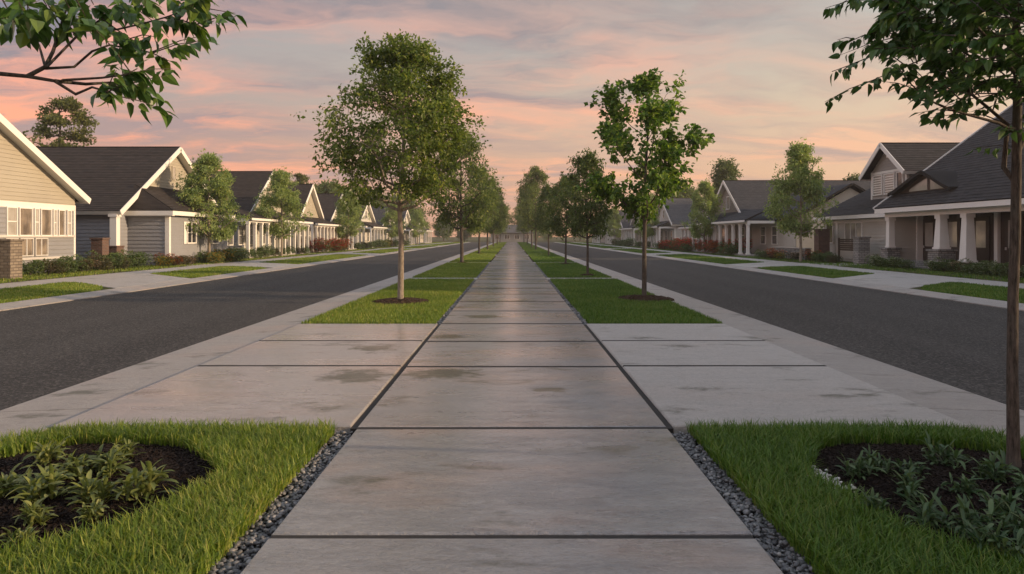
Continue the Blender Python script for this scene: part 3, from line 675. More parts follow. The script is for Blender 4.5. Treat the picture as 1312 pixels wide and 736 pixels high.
def gen_tree(name, seed, H, r0, hb, prof, nb, nsub, nleaf, ll, clump, lmat, bmat, label, cat='tree', group=None, up=.55, wr=.6, detail=False, sparse=.25, flat=.75, topd=.97, trunk_wob=.05, tips=True, shift=(0, 0)):
    rg = random.Random(seed); r_ = np.random.RandomState(seed)
    root = thing(name, (0, 0, 0), label, cat, group); tk = MB(); npt = 9
    tp = []
    wx = wy = 0
    for i in range(npt):
        t = i/(npt-1); wx += rg.uniform(-1, 1)*trunk_wob*(.3+t); wy += rg.uniform(-1, 1)*trunk_wob*(.3+t)
        tp.append(Vector((wx + shift[0]*t*t, wy + shift[1]*t*t, H*topd*.95*t - .08*(i == 0))))
    rad = [r0*(1.35 if i == 0 else 1)*(1-.9*(i/(npt-1))**1.15)+.004 for i in range(npt)]
    tp.insert(1, tp[0].lerp(tp[1], .12)); rad.insert(1, r0*1.05)
    tk.tube(tp, rad, 10)
    def trunk_at(z):
        for a, b in zip(tp, tp[1:]):
            if a.z <= z <= b.z: return a.lerp(b, (z-a.z)/max(b.z-a.z, 1e-6))
        return tp[-1].copy()
    sites = [(tp[-1], 1.0)]
    for i in range(nb):
        t = (i+.4)/nb; zt = hb + (H*topd-hb)*t; az = i*2.39996 + rg.uniform(-.4, .4); R = prof(t)*rg.uniform(.72, 1.12)
        z0 = max(hb*.82, min(zt - R*up, H*.88)); p0 = trunk_at(z0)
        e = Vector((p0.x + R*math.cos(az), p0.y + R*math.sin(az), zt + rg.uniform(-.1, .1)*R))
        m1 = p0.lerp(e, .4) + Vector((0, 0, -.10*R)) + Vector((rg.uniform(-1, 1), rg.uniform(-1, 1), 0))*.07*R
        m2 = p0.lerp(e, .72) + Vector((rg.uniform(-1, 1), rg.uniform(-1, 1), rg.uniform(-.5, .8)))*.07*R
        pl = [p0, m1, m2, e]; rb = r0*(.44*(1-t)+.14)
        tk.tube(pl, [rb, rb*.7, rb*.42, rb*.16], 6)
        wgt = 0.25 if rg.random() < sparse else 1.0
        sites += [(e, wgt), (m2, wgt*.8)]
        for j in range(nsub):
            q = rg.uniform(.45, .95); s0 = (m1.lerp(m2, (q-.4)/.32) if q < .72 else m2.lerp(e, (q-.72)/.28))
            dv = (e-p0).normalized()*.5 + Vector((rg.uniform(-1, 1), rg.uniform(-1, 1), rg.uniform(-.35, .8)))
            s1 = s0 + dv.normalized()*R*rg.uniform(.28, .5)
            tk.tube([s0, s0.lerp(s1, .5)+Vector((0, 0, .03*R)), s1], [rb*.34, rb*.2, rb*.08], 4)
            sites += [(s1, wgt), (s0.lerp(s1, .55), wgt*.6)]
    tk.build('trunk', bmat, root, True)
    pos = np.array([tuple(s_[0]) for s_ in sites]); wt = np.array([s_[1] for s_ in sites]); wt /= wt.sum()
    # twig clumps: each site has several small sprays of leaves
    nsp = max(len(sites)*4, nleaf//14); idx = r_.choice(len(sites), nsp, p=wt)
    sp = pos[idx] + r_.normal(0, 1, (nsp, 3))*clump*np.array([1, 1, flat])
    li = r_.randint(0, nsp, nleaf)
    C = sp[li] + r_.normal(0, 1, (nleaf, 3))*clump*.42
    ctr = np.array([0, 0, (hb+H)*.5]); out = nrm(C - ctr*np.array([1, 1, .9]))
    D = out*.6 + r_.normal(0, 1, (nleaf, 3))*.8 + np.array([0, 0, -.25]); Nn = r_.normal(0, 1, (nleaf, 3))*.7 + np.array([0, 0, 1.0])
    L = ll*r_.uniform(.4, 1.4, nleaf); V, Fa, R = leaves(C, D, Nn, L, L*wr, r_, detail)
    # hue goes by spray as well as by leaf
    k = 12 if detail else 4
    spr = np.repeat(r_.uniform(-.22, .22, nsp)[li], k); R = np.clip(R + spr, 0, 1)
    mesh_np('crown', V, Fa, lmat, R, root)
    return root
def pf(pts):
    xs, ys = zip(*pts); return lambda t: float(np.interp(t, xs, ys))

BIG = gen_tree('street_tree', 5, 6.5, .075, 2.75, pf([(0, 1.0), (.18, 1.6), (.4, 1.72), (.65, 1.35), (.85, .85), (1, .25)]), 34, 7, 27000, .098, .18, 'leaf_oak', 'bark_pale',
               'tall full-crowned tree with pale trunk standing nearest in the left row', 'tree', 'trees in the plots left of the walkway', trunk_wob=.06)
place(BIG, (-2.73, 16.7, -.03), 0.4, 1.0, BIG['label'])
MAP = gen_tree('street_tree', 23, 5.95, .060, 2.4, pf([(0, .5), (.2, 1.35), (.4, 1.3), (.6, 1.35), (.85, .9), (1, .3)]), 14, 4, 9000, .13, .15, 'leaf_maple', 'bark_dark',
               'slender bright green tree with open airy crown standing nearest in the right row', 'tree', 'trees in the plots right of the walkway', sparse=.30, wr=.75, up=1.0, trunk_wob=.035)
place(MAP, (3.40, 17.5, -.03), 2.0, 1.0, MAP['label'])
MIDA = gen_tree('street_tree', 31, 8.2, .11, 2.5, pf([(0, 1.0), (.2, 1.9), (.5, 2.0), (.8, 1.3), (1, .3)]), 26, 6, 14000, .17, .26, 'leaf_mid', 'bark_dark', 'x', 'tree')
MIDB = gen_tree('street_tree', 47, 6.3, .075, 2.3, pf([(0, .9), (.25, 1.55), (.5, 1.45), (.8, .9), (1, .25)]), 24, 5, 11000, .14, .20, 'leaf_dark', 'bark_dark', 'x', 'tree')
LAWN = gen_tree('lawn_tree', 61, 6.6, .09, 1.9, pf([(0, 1.2), (.2, 1.75), (.45, 1.5), (.75, .85), (1, .15)]), 30, 6, 20000, .14, .20, 'leaf_lawn', 'bark_pale', 'x', 'tree')
PINE = gen_tree('background_tree', 71, 11.5, .22, 3.2, pf([(0, 2.2), (.2, 3.0), (.5, 2.7), (.8, 1.8), (1, .5)]), 20, 5, 13000, .22, .27, 'leaf_pine', 'bark_dark', 'x', 'tree', flat=.28, up=.15, sparse=.5)
CONE = gen_tree('background_tree', 83, 11, .2, 1.5, pf([(0, 2.0), (.25, 2.3), (.6, 1.6), (1, .2)]), 34, 5, 20000, .30, .46, 'leaf_dark', 'bark_dark', 'x', 'tree', sparse=0)
BROAD = gen_tree('background_tree', 97, 11, .25, 2.6, pf([(0, 2.6), (.3, 4.0), (.6, 3.6), (.85, 2.3), (1, .8)]), 30, 6, 20000, .42, .7, 'leaf_mid', 'bark_dark', 'x', 'tree')
GL = 'trees in the plots left of the walkway'; GR = 'trees in the plots right of the walkway'
lt = ['dark full tree standing second in the left row', 'dark tree standing third in the left row', 'tall tree standing fourth in the left row',
      'small-looking tree standing fifth in the left row', 'distant tree standing sixth in the left row', 'last distant tree of the left row']
for (x, y), sc_, rz, lb in zip(TREES_L[1:], (1.0, 1.0, 1.05, 1.1, 1.15, 1.2), (.3, 2.1, 4.0, 1.1, 5.1, 2.9), lt): place(MIDA, (x, y, -.03), rz, (sc_*rng.uniform(.85, 1.1), sc_*rng.uniform(.85, 1.1), sc_*rng.uniform(.92, 1.06)), lb, GL)
rt = ['dark small tree standing second in the right row', 'dark slim tree standing third in the right row', 'slim tree standing fourth in the right row',
      'tall dark tree standing fifth in the right row close to the walkway', 'distant tree standing sixth in the right row', 'distant tree standing seventh in the right row', 'last distant tree of the right row']
for k, ((x, y), sc_, rz, lb) in enumerate(zip(TREES_R[1:], (.80, .82, .95, 1.18, 1.1, 1.1, 1.2), (.3, 2.1, 4.0, 1.1, 5.1, 2.9, 1.0), rt)): place(MIDA if k >= 3 else MIDB, (x, y, -.03), rz, (sc_*rng.uniform(.8, 1.05), sc_*rng.uniform(.8, 1.05), sc_*rng.uniform(.95, 1.08)), lb, GR)
G2 = 'young trees on the front lawns'
for s, y, sc_, rz, lb in ((-1, 40, .98, 0, 'pale green young tree before the gable house with the lean-to porch roof'), (-1, 52.6, 1.02, 1.7, 'pale green young tree before the long columned porch on the left'),
                  (-1, 74, 1.0, 3.3, 'pale green young tree beside the red flowering shrubs on the left'), (-1, 101, 1.0, 5, 'young tree on the left lawns, fourth from the near end'), (-1, 128, 1.0, 2.2, 'young tree on the left lawns, fifth from the near end'),
                  (1, 42, 1.12, .9, 'leafy young tree before the grey brick wing of the big right house'), (1, 63, 1.02, 2.6, 'leafy young tree before the stone-gabled house on the right'),
                  (1, 90, 1.0, 4.2, 'young tree before the grey-roofed house on the right'), (1, 118, 1.0, .2, 'young tree on the right lawns, fourth from the near end')):
    place(LAWN, (s*17.75, y, .03), rz, (sc_*(.82 if s > 0 else .95), sc_*(.82 if s > 0 else .95), sc_), lb, G2)
G3 = 'large trees behind the houses'
place(PINE, (-33, 50, .03), 0.2, 1.05, 'spreading olive tree behind the roof of the second cream house', G3)
place(PINE, (-27, 88, .03), 2.2, .86, 'dark flat-topped tree behind the third left house', G3)
place(CONE, (27.5, 88, .03), 1.2, 1.02, 'dark conical tree behind the stone-gabled house', G3)
place(CONE, (36, 72, .03), 3.2, .72, 'small dark tree peeping over the long wing roof on the right', G3)
for k, (x, y, sc_, lb) in enumerate([(-30, 112, .9, 'broad tree behind the left houses, nearest of its line'), (-36, 132, 1.0, 'broad tree behind the left houses, second of its line'), (-24, 150, .95, 'broad tree close behind the last left houses'),
                               (-34, 168, 1.1, 'broad tree behind the left houses, farthest of its line'), (30, 120, .9, 'broad tree behind the right houses, nearest of its line'), (27, 142, .9, 'broad tree behind the right houses, second of its line'), (34, 165, 1.0, 'broad tree behind the right houses, farthest of its line')]):
    place(BROAD, (x, y, .03), k*1.3, sc_, lb, G3)
for k, (x, y, sc_) in enumerate([(-27, 98, .62), (-26, 120, .7), (-31, 142, .85), (-25, 178, .8), (-40, 92, .9), (27, 108, .62), (31, 132, .75), (26, 156, .7), (25, 178, .8), (40, 100, .9), (-22, 168, .55), (22, 170, .55)]):
    place(BROAD if k % 2 else CONE, (x, y, .03), k*1.1+.5, sc_*.85, '%s of the dark trees filling the gaps %s' % (ORD[k % 6] if k not in (10, 11) else 'farthest', 'between the far left houses' if x < 0 else 'between the far right houses'), G3)
for k in range(22):
    x = -95 + k*9 + rng.uniform(-2, 2)
    if abs(x) < 4: x = 9
    place(BROAD if k % 3 else CONE, (x, 215 + rng.uniform(0, 25) + (18 if abs(x) < 14 else 0), -.14), rng.uniform(0, 6), rng.uniform(.65, .95), 'dark tree of the far wooded line beyond the end of the street', 'trees beyond the end of the street')

# ------------------------------------------------------------------ shrubs and rosettes
def gen_shrub(name, seed, w_, h_, nleaf, ll, lmat, fl=None, nfl=0, cat='shrub', spiky=.2):
    r_ = np.random.RandomState(seed); root = thing(name, (0, 0, 0), 'x', cat)
    st = MB()
    for k in range(9):
        a = r_.uniform(0, 6.28); e = (math.cos(a)*w_*.33*r_.uniform(.3, 1), math.sin(a)*w_*.33*r_.uniform(.3, 1), h_*r_.uniform(.5, .85))
        st.tube([(0, 0, -.03), (e[0]*.4, e[1]*.4, e[2]*.5), e], [.012, .009, .004], 5)
    st.build('stem', 'bark_dark', root)
    nl = 14; lc = np.stack([r_.normal(0, .24, nl)*w_, r_.normal(0, .24, nl)*w_, r_.uniform(.22, .72, nl)*h_], 1)
    def pts(n, sh):
        i = r_.randint(0, nl, n); d = nrm(r_.normal(0, 1, (n, 3))); rr = (r_.uniform(.55, 1.0, n)**.5)*sh
        P = lc[i] + d*rr[:, None]*np.array([w_*.26, w_*.26, h_*.30]); P[:, 2] = np.abs(P[:, 2])*1.0 + .02; return P, d
    C, d = pts(nleaf, 1.0); L = ll*r_.uniform(.6, 1.3, nleaf)
    V, Fa, R = leaves(C, d+r_.normal(0, .5, (nleaf, 3))+np.array([0, 0, spiky]), r_.normal(0, .6, (nleaf, 3))+np.array([0, 0, 1]), L, L*.5, r_)
    mesh_np('foliage', V, Fa, lmat, R, root)
    if fl:
        C, d = pts(nfl, 1.1); C[:, 2] += .04; nn = len(C); V = []; 
        parts = []
        for q in range(5):
            a = q*2*math.pi/5; D = np.tile([math.cos(a), math.sin(a), .35], (nn, 1)); L = ll*.95*np.ones(nn)
            parts.append(leaves(C, D, np.tile([0, 0, 1.0], (nn, 1)), L, L*.8, r_))
        V, Fa, R = cat_b(parts); mesh_np('flowers', V, Fa, fl, R, root)['kind'] = 'stuff'
    return root
SH_G = gen_shrub('shrub', 3, 1.0, .75, 2200, .075, 'leaf_shrub')
SH_O = gen_shrub('shrub', 4, 1.0, .6, 1700, .07, 'leaf_shrub_olive')
SH_Y = gen_shrub('flowering_shrub', 5, 1.1, .62, 1500, .075, 'leaf_shrub', 'flower_yellow', 170)
SH_R = gen_shrub('flowering_shrub', 6, 1.3, .95, 1500, .085, 'leaf_shrub', 'flower_red', 520)
SH_OR = gen_shrub('flowering_shrub', 7, 1.3, .9, 1300, .085, 'leaf_shrub_olive', 'flower_orange', 420)
SH_P = gen_shrub('flowering_shrub', 8, 1.0, .6, 1700, .07, 'leaf_shrub_olive', 'flower_pink', 140)
SH_W = gen_shrub('flowering_shrub', 9, 1.1, .8, 2200, .08, 'leaf_shrub', 'flower_white', 130)
KIND = {'g': (SH_G, 'green shrub'), 'o': (SH_O, 'olive-brown shrub'), 'y': (SH_Y, 'yellow-flowering shrub'), 'r': (SH_R, 'red-flowering shrub'), 'n': (SH_OR, 'orange-flowering shrub'), 'p': (SH_P, 'pink-flowering shrub'), 'w': (SH_W, 'white-flowering shrub')}
def hedge(s, d, y0, y1, kinds, where, group, jit=.25, sc0=(.85, 1.2)):
    cnt = {}
    for i, k in enumerate(kinds):
        y = y0 + (y1-y0)*(i+.5)/len(kinds) + rng.uniform(-.2, .2); cnt[k] = cnt.get(k, 0)+1
        nm = KIND[k][1]
        lb = '%s %s from the near end, %s' % (ORD[cnt[k]-1], nm, where) if kinds.count(k) > 1 else 'only %s %s' % (nm, where)
        place(KIND[k][0], (s*(d + rng.uniform(-jit, jit)), y, .03), rng.uniform(0, 6.28), rng.uniform(*sc0), lb, group)
hedge(-1, 19.0, 26.8, 34.6, 'goggpogogg', 'in the dark hedge before the lit cream house', 'shrubs before the lit cream house')
hedge(-1, 17.9, 34.8, 38.5, 'ynpopp', 'at the foot of the grey lean-to wall', 'shrubs at the grey lean-to wall', .2, (.7, .9))
hedge(-1, 17.5, 38.8, 43.4, 'ygyyyggy', 'round the young tree before the lean-to house', 'shrubs round the first left lawn tree', .5)
hedge(-1, 18.6, 46.5, 62, 'ggwgoggwgogg', 'before the long columned porch on the left', 'shrubs before the long left porch')
hedge(-1, 18.4, 63.5, 76, 'rnggrrnng', 'of the red and orange bed on the left', 'shrubs of the left red bed', .7, (1.2, 1.6))
hedge(-1, 18.6, 80, 120, 'gogwgyogggog', 'before the far left houses', 'shrubs before the far left houses', .5, (1.2, 1.7))
hedge(1, 19.1, 24.8, 31.0, 'wogwwgpwgw', 'below the tapered porch columns on the right', 'shrubs below the right porch columns', .15, (.6, .85))
hedge(1, 18.8, 32.6, 35.4, 'gwgw', 'between the two stone porch piers', 'shrubs between the right porch piers', .15, (.6, .8))
hedge(1, 18.9, 39.4, 43.7, 'oggggygn', 'before the windowed wing of the big right house', 'shrubs before the right wing', .25, (.65, .95))
hedge(1, 18.3, 44.5, 50, 'pynog', 'by the low stone wall on the right', 'shrubs by the low stone wall', .4, (.7, .95))
hedge(1, 18.3, 55, 84, 'grnrrnrgrrrgrrrg', 'of the long red bed on the right', 'shrubs of the long right red bed', .7, (1.1, 1.6))
hedge(1, 18.6, 90, 125, 'gogwggog', 'before the far right houses', 'shrubs before the far right houses', .5, (1.2, 1.7))

def gen_rosette(seed, n, L0, mat):
    r_ = np.random.RandomState(seed); V = []; Fq = []; R = []
    ncr = 7; cr = [(r_.normal(0, .05), r_.normal(0, .05), r_.uniform(.0, 2*math.pi)) for _ in range(ncr)]
    for k in range(n):
        cx, cy, ca = cr[k % ncr]
        az = ca + k*2.39996 + r_.uniform(-.5, .5); el = r_.uniform(.25, 1.5); L = L0*r_.uniform(.4, 1.15); wd = L0*r_.uniform(.11, .20); tw = r_.uniform(-.9, .9)
        d = np.array([math.cos(az), math.sin(az)]); side = np.array([-d[1], d[0], tw*.6]); side /= np.linalg.norm(side)
        p = np.array([cx+d[0]*.008, cy+d[1]*.008, r_.uniform(0, .13)]); ang = el; nseg = 6; i0 = len(V); rr = r_.beta(1.6, 2); cv = r_.uniform(.02, .34)
        for q in range(nseg+1):
            t = q/nseg; wq = wd*(.40+1.5*t)*(1-t**3.2) + .0008
            nz = np.array([-math.sin(ang)*d[0], -math.sin(ang)*d[1], math.cos(ang)])
            V += [p - side*wq*.5 + nz*wq*.2, p, p + side*wq*.5 + nz*wq*.2]; R += [rr]*3
            p = p + np.array([math.cos(ang)*d[0], math.cos(ang)*d[1], math.sin(ang)])*L/nseg; ang -= cv*r_.uniform(.5, 1.5)
            d = d + np.array([-d[1], d[0]])*r_.uniform(-.12, .12); d /= np.linalg.norm(d)
        for q in range(nseg):
            a = i0+q*3; Fq += [(a, a+1, a+4, a+3), (a+1, a+2, a+5, a+4)]
    me_o = mesh_np('rosette_plant', np.array(V), np.array(Fq), mat, np.array(R), None, True)
    tag(me_o, 'x', 'plant'); return me_o
RP = [gen_rosette(k+40, 105, .165, 'rosette_pale') for k in range(3)]
RD = [gen_rosette(k+60, 100, .138, 'rosette_dark') for k in range(3)]
def gp(px, py, h=0.0):
    Y = F*(HC-h)/(py-HY); return ((px-656)*Y/F, Y, h)
usedr = set()
def rosettes(lst, protos, group):
    for i, (px, py, sc_, lb) in enumerate(lst):
        x, y, _ = gp(px, py); place(protos[i % 3], (x, y, .005), i*1.7, sc_*.84, lb, group)
LB = 'in the near left mulch bed'; RB = 'in the near right mulch bed'
rosettes([(15, 640, .9, 'pale strap-leaved plant at the left frame edge '+LB), (62, 597, .95, 'pale strap-leaved plant farthest back on the left '+LB), (92, 620, 1.0, 'pale strap-leaved plant in the middle of the back group '+LB),
          (140, 612, 1.1, 'large pale plant with long grassy leaves at the back '+LB), (122, 648, 1.0, 'pale strap-leaved plant in front of the back group '+LB), (48, 648, 1.15, 'wide pale plant left of centre '+LB),
          (186, 640, 1.15, 'brightest broad plant nearest the right rim '+LB), (44, 676, .75, 'small pale plant in the front row at left '+LB), (116, 668, .6, 'small low plant in the front row at right '+LB), (24, 702, .55, 'tiny spindly seedling nearest the camera '+LB),
          (160, 590, .7, 'small plant at the back rim beside the grass '+LB)], RP, 'rosette plants in the near left mulch bed')
rosettes([(1098, 614, .85, 'dark strap-leaved plant nearest the left rim '+RB), (1122, 606, .9, 'upright plant just behind the rim plant '+RB), (1168, 612, .7, 'thin sparse plant at the back centre '+RB), (1206, 600, 1.05, 'upright dark plant farthest back '+RB),
          (1168, 640, 1.0, 'dark broad plant in the middle '+RB), (1120, 660, .75, 'small low plant in the front at left '+RB), (1188, 678, .95, 'dark spiky plant in the front centre '+RB), (1238, 640, .8, 'small plant right of centre '+RB),
          (1275, 622, 1.1, 'wide dark plant before the slender trunk '+RB), (1244, 690, 1.1, 'broad dark plant in the front right '+RB), (1284, 668, 1.0, 'dark plant right of the front group '+RB), (1276, 716, .95, 'upright leafy plant nearest the camera '+RB), (1310, 700, 1.0, 'plant at the right frame edge '+RB),
          (1310, 640, .9, 'plant right behind the slender trunk '+RB)], RD, 'rosette plants in the near right mulch bed')

# ------------------------------------------------------------------ near trees whose leaves hang into the frame
def twig_leaves(pl, r_, n, ll, acc, spread=.9):
    pl = [np.array(p) for p in pl]; seg = list(zip(pl, pl[1:]))
    for k in range(n):
        t = (k+r_.uniform(0, .8))/n; q = (.25+.75*t)*len(seg); i = min(int(q), len(seg)-1); a, b = seg[i]; p = a+(b-a)*min(q-i, 1); ax = (b-a)/max(np.linalg.norm(b-a), 1e-6)
        sd_ = r_.normal(0, 1, 3); sd_ -= ax*np.dot(sd_, ax); sd_ /= max(np.linalg.norm(sd_), 1e-6)
        d = ax*.55 + sd_*spread*np.array([1, 1, .5]) + np.array([0, 0, -.50])
        acc[0].append(p); acc[1].append(d); acc[2].append(r_.normal(0, .45, 3)+np.array([0, 0, 1])); acc[3].append(ll*r_.uniform(.65, 1.2))
def pxp(px, py, Y): return Vector(((px-656)*Y/F, Y, HC+(HY-py)*Y/F))
def near_left():
    r_ = np.random.RandomState(5); rg = random.Random(5); Y = 3.0
    root = thing('overhanging_tree', (-3.55, 1.9, -.03), 'near tree whose leafy branch hangs into the upper left corner', 'tree')
    tk = MB(); base = Vector((-3.55, 1.9, -.08)); t1 = Vector((-3.5, 1.95, 1.9)); t2 = Vector((-3.45, 2.0, 3.4)); t3 = Vector((-3.4, 2.0, 4.6))
    tk.tube([base, Vector((-3.54, 1.9, .2)), t1, t2, t3], [.085, .068, .058, .04, .012], 12)
    acc = [[], [], [], []]
    # main limb into the picture
    limb = [t1, Vector((-2.9, 2.6, 2.18)), pxp(-30, 92, Y), pxp(35, 98, Y), pxp(70, 104, Y)]
    tk.tube(limb, [.026, .018, .0105, .0085, .007], 8)
    def br(pts, r0, n, ll=.092, sub=2, bare=0):
        pts = [pxp(a, b, Y+c) for a, b, c in pts]; tk.tube(pts, list(np.linspace(r0, .0022, len(pts))), 6)
        twig_leaves(pts[bare:], r_, n, ll, acc)
        for q in range(sub):
            a = pts[-2].lerp(pts[-1], rg.uniform(-.3, .8)); e = a + Vector((rg.uniform(.0, .22), rg.uniform(-.3, .3), rg.uniform(-.06, .12)))
            tk.tube([a, a.lerp(e, .5)+Vector((0, 0, .012)), e], [.003, .0022, .0012], 5); twig_leaves([a, e], r_, 7, ll*.95, acc)
    br([(70, 104, 0), (97, 121, -.05), (118, 112, -.1), (132, 116, -.15), (142, 122, -.2)], .008, 16, sub=3, bare=2)
    br([(70, 104, 0), (110, 108, .05), (142, 106, .1), (165, 108, .12), (184, 112, .15)], .0085, 18, sub=3, bare=1)
    br([(80, 103, 0), (130, 100, -.1), (162, 96, -.2), (176, 88, -.2)], .006, 12, sub=2, bare=1)
    br([(58, 88, 0), (95, 86, .1), (118, 66, .1), (140, 58, .15), (165, 62, .15), (195, 68, .1), (215, 78, .1)], .007, 15, sub=2, bare=2)
    br([(35, 98, 0), (58, 86, 0), (68, 66, .05), (74, 46, .1), (82, 20, .15), (95, -8, .2)], .011, 14, sub=3, bare=3)
    br([(60, 86, 0), (105, 40, .1), (135, 22, .15), (160, 14, .2), (188, 6, .2)], .006, 24, sub=4, bare=1)
    br([(105, 40, .1), (150, 38, .0), (185, 30, -.05), (210, 23, -.1), (232, 26, -.1), (258, 34, -.1)], .005, 22, sub=4, bare=2)
    br([(210, 23, -.1), (236, 14, -.1), (250, 8, -.1)], .003, 8, sub=2)
    br([(130, 24, 0), (160, 45, .1), (175, 55, .1)], .003, 10, sub=2)
    br([(58, 86, 0), (50, 58, .2), (30, 30, .3), (10, 10, .3)], .006, 16, sub=4, bare=2)
    for (a, b, c) in ((30, 14, -.3), (60, 8, 0), (90, 12, -.25), (120, 6, .1), (150, 4, -.2), (5, 25, 0), (20, 30, -.2), (110, 22, -.3), (75, 30, .1), (45, 25, .2), (215, -4, 0)):
        p = pxp(a, b, Y+c); o = pxp(a-25, b-45, Y+c+.1); tk.tube([o, p], [.004, .002], 5); twig_leaves([o, p, p+Vector((.06, 0, -.04))], r_, 12, .095, acc)
    # rest of the crown above the frame
    for k in range(26):
        az = rg.uniform(0, 6.28); st_ = t1.lerp(t3, rg.uniform(.4, 1)); e = st_ + Vector((math.cos(az)*rg.uniform(.6, 1.6), math.sin(az)*rg.uniform(.5, 1.3), rg.uniform(.3, 1.0)))
        if e.y > 1.6 and e.z < 3.0: e.z = 3.1
        m = st_.lerp(e, .5)+Vector((0, 0, -.06)); tk.tube([st_, m, e], [.016, .009, .003], 6); twig_leaves([m, e], r_, 26, .095, acc)
        for q in range(3):
            e2 = e + Vector((rg.uniform(-.4, .4), rg.uniform(-.4, .4), rg.uniform(-.15, .35))); tk.tube([m.lerp(e, .6), e2], [.005, .002], 5); twig_leaves([m.lerp(e, .6), e2], r_, 16, .095, acc)
    tk.build('trunk', 'bark_dark', root, True)
    C, D, Nn, L = (np.array(a) for a in acc); V, Fa, R = leaves(C-np.array(root.location), D, Nn, L, L*.50, r_, True, .22)
    mesh_np('crown', V, Fa, 'leaf_near', R, root)
near_left()
def near_right():
    r_ = np.random.RandomState(9); rg = random.Random(19); Y = 4.71
    root = thing('slender_tree', (3.46, Y, .0), 'slender dark-trunked tree at the right edge with leaves hanging overhead', 'tree')
    tk = MB(); P = lambda a, b, c=0: pxp(a, b, Y+c)
    tr = [Vector((3.46, Y, -.08)), Vector((3.458, Y, .12)), P(1297, 480), P(1298, 380), P(1301, 300), P(1302, 240), P(1303, 170), P(1304, 98), P(1302, 20), P(1300, -70), P(1303, -150), P(1300, -230)]
    tk.tube(tr, [.056, .041, .035, .033, .032, .031, .029, .026, .022, .017, .011, .004], 12)
    acc = [[], [], [], []]
    def br(pts, r0, n, ll=.095, sub=3, bare=0):
        pts = [P(a, b, c) for a, b, c in pts]; tk.tube(pts, list(np.linspace(r0, .0025, len(pts))), 6); twig_leaves(pts[bare:], r_, n, ll, acc)
        for q in range(sub):
            i = rg.randint(max(bare, 1), len(pts)-1); a = pts[i-1].lerp(pts[i], rg.uniform(.2, 1)); e = a + Vector((rg.uniform(-.34, .12), rg.uniform(-.4, .4), rg.uniform(-.10, .22)))
            tk.tube([a, a.lerp(e, .5)+Vector((0, 0, .015)), e], [.004, .003, .0015], 5); twig_leaves([a, e], r_, 9, ll, acc)
    br([(1302, 235, 0), (1286, 215, .05), (1291, 160, .1), (1268, 140, .1), (1236, 114, .1), (1210, 80, .1), (1170, 50, .05)], .020, 20, sub=8, bare=3)
    br([(1300, 170, 0), (1280, 158, -.1), (1250, 150, -.15), (1215, 140, -.2), (1187, 127, -.25), (1163, 104, -.3), (1150, 85, -.3)], .012, 14, sub=5, bare=3)
    br([(1291, 160, .1), (1262, 148, .1), (1240, 146, .15), (1220, 147, .1)], .005, 6, sub=1, bare=2)
    br([(1303, 130, 0), (1280, 110, .2), (1240, 70, .3), (1190, 40, .4), (1150, 20, .4)], .014, 20, sub=8, bare=1)
    br([(1303, 98, 0), (1265, 49, -.2), (1230, 10, -.3), (1180, -20, -.4)], .014, 20, sub=8, bare=1)
    br([(1165, 55, .1), (1135, 62, .1), (1110, 75, .05), (1088, 84, 0), (1066, 92, 0)], .005, 14, sub=3)
    br([(1170, 50, .05), (1130, 40, -.1), (1105, 46, -.1), (1088, 54, -.1)], .004, 10, sub=2)
    br([(1200, 70, .1), (1160, 85, 0), (1130, 98, -.05), (1112, 106, -.1)], .005, 14, sub=4)
    br([(1180, 30, 0), (1130, 5, 0), (1095, -5, 0), (1072, 8, 0)], .005, 14, sub=3)
    br([(1250, 60, 0), (1200, 95, .2), (1175, 112, .25), (1160, 120, .3)], .005, 13, sub=4)
    br([(1290, 120, 0), (1255, 120, -.3), (1225, 128, -.35)], .006, 10, sub=3, bare=1)
    br([(1303, 110, 0), (1320, 60, .1), (1345, 20, 0)], .012, 18, sub=6, bare=1)
    br([(1302, 200, 0), (1322, 165, .1), (1350, 120, 0), (1375, 80, 0)], .014, 18, sub=6, bare=1)
    for k in range(240):     # inner sprays
        a = rg.uniform(1120, 1380); b = rg.uniform(-40, 112) if a > 1190 else rg.uniform(-40, 70)
        c = rg.uniform(-.8, .8); e = P(a, b, c); o = e + Vector((rg.uniform(.05, .25), rg.uniform(-.15, .15), rg.uniform(-.2, .1)))
        tk.tube([o, e], [.005, .002], 5); twig_leaves([o, e], r_, 17, .10, acc)
    for k in range(60):     # the crown above the frame
        az = rg.uniform(0, 6.28); st_ = tr[7].lerp(tr[11], rg.uniform(.2, 1)); R_ = rg.uniform(.5, 1.35); e = st_ + Vector((math.cos(az)*R_, math.sin(az)*R_, rg.uniform(.2, .8)))
        if e.z < 3.3: e.z = 3.35
        m = st_.lerp(e, .5)+Vector((0, 0, -.05)); tk.tube([st_, m, e], [.012, .007, .002], 5); twig_leaves([m, e], r_, 20, .095, acc)
        e2 = e + Vector((rg.uniform(-.3, .3), rg.uniform(-.3, .3), rg.uniform(.0, .35))); tk.tube([m, e2], [.004, .002], 5); twig_leaves([m, e2], r_, 14, .095, acc)
    tk.build('trunk', 'bark_dark', root, True)
    C, D, Nn, L = (np.array(a) for a in acc); V, Fa, R = leaves(C-np.array(root.location), D, Nn, L, L*.46, r_, True, .2)
    mesh_np('crown', V, Fa, 'leaf_near_dark', R, root)
near_right()

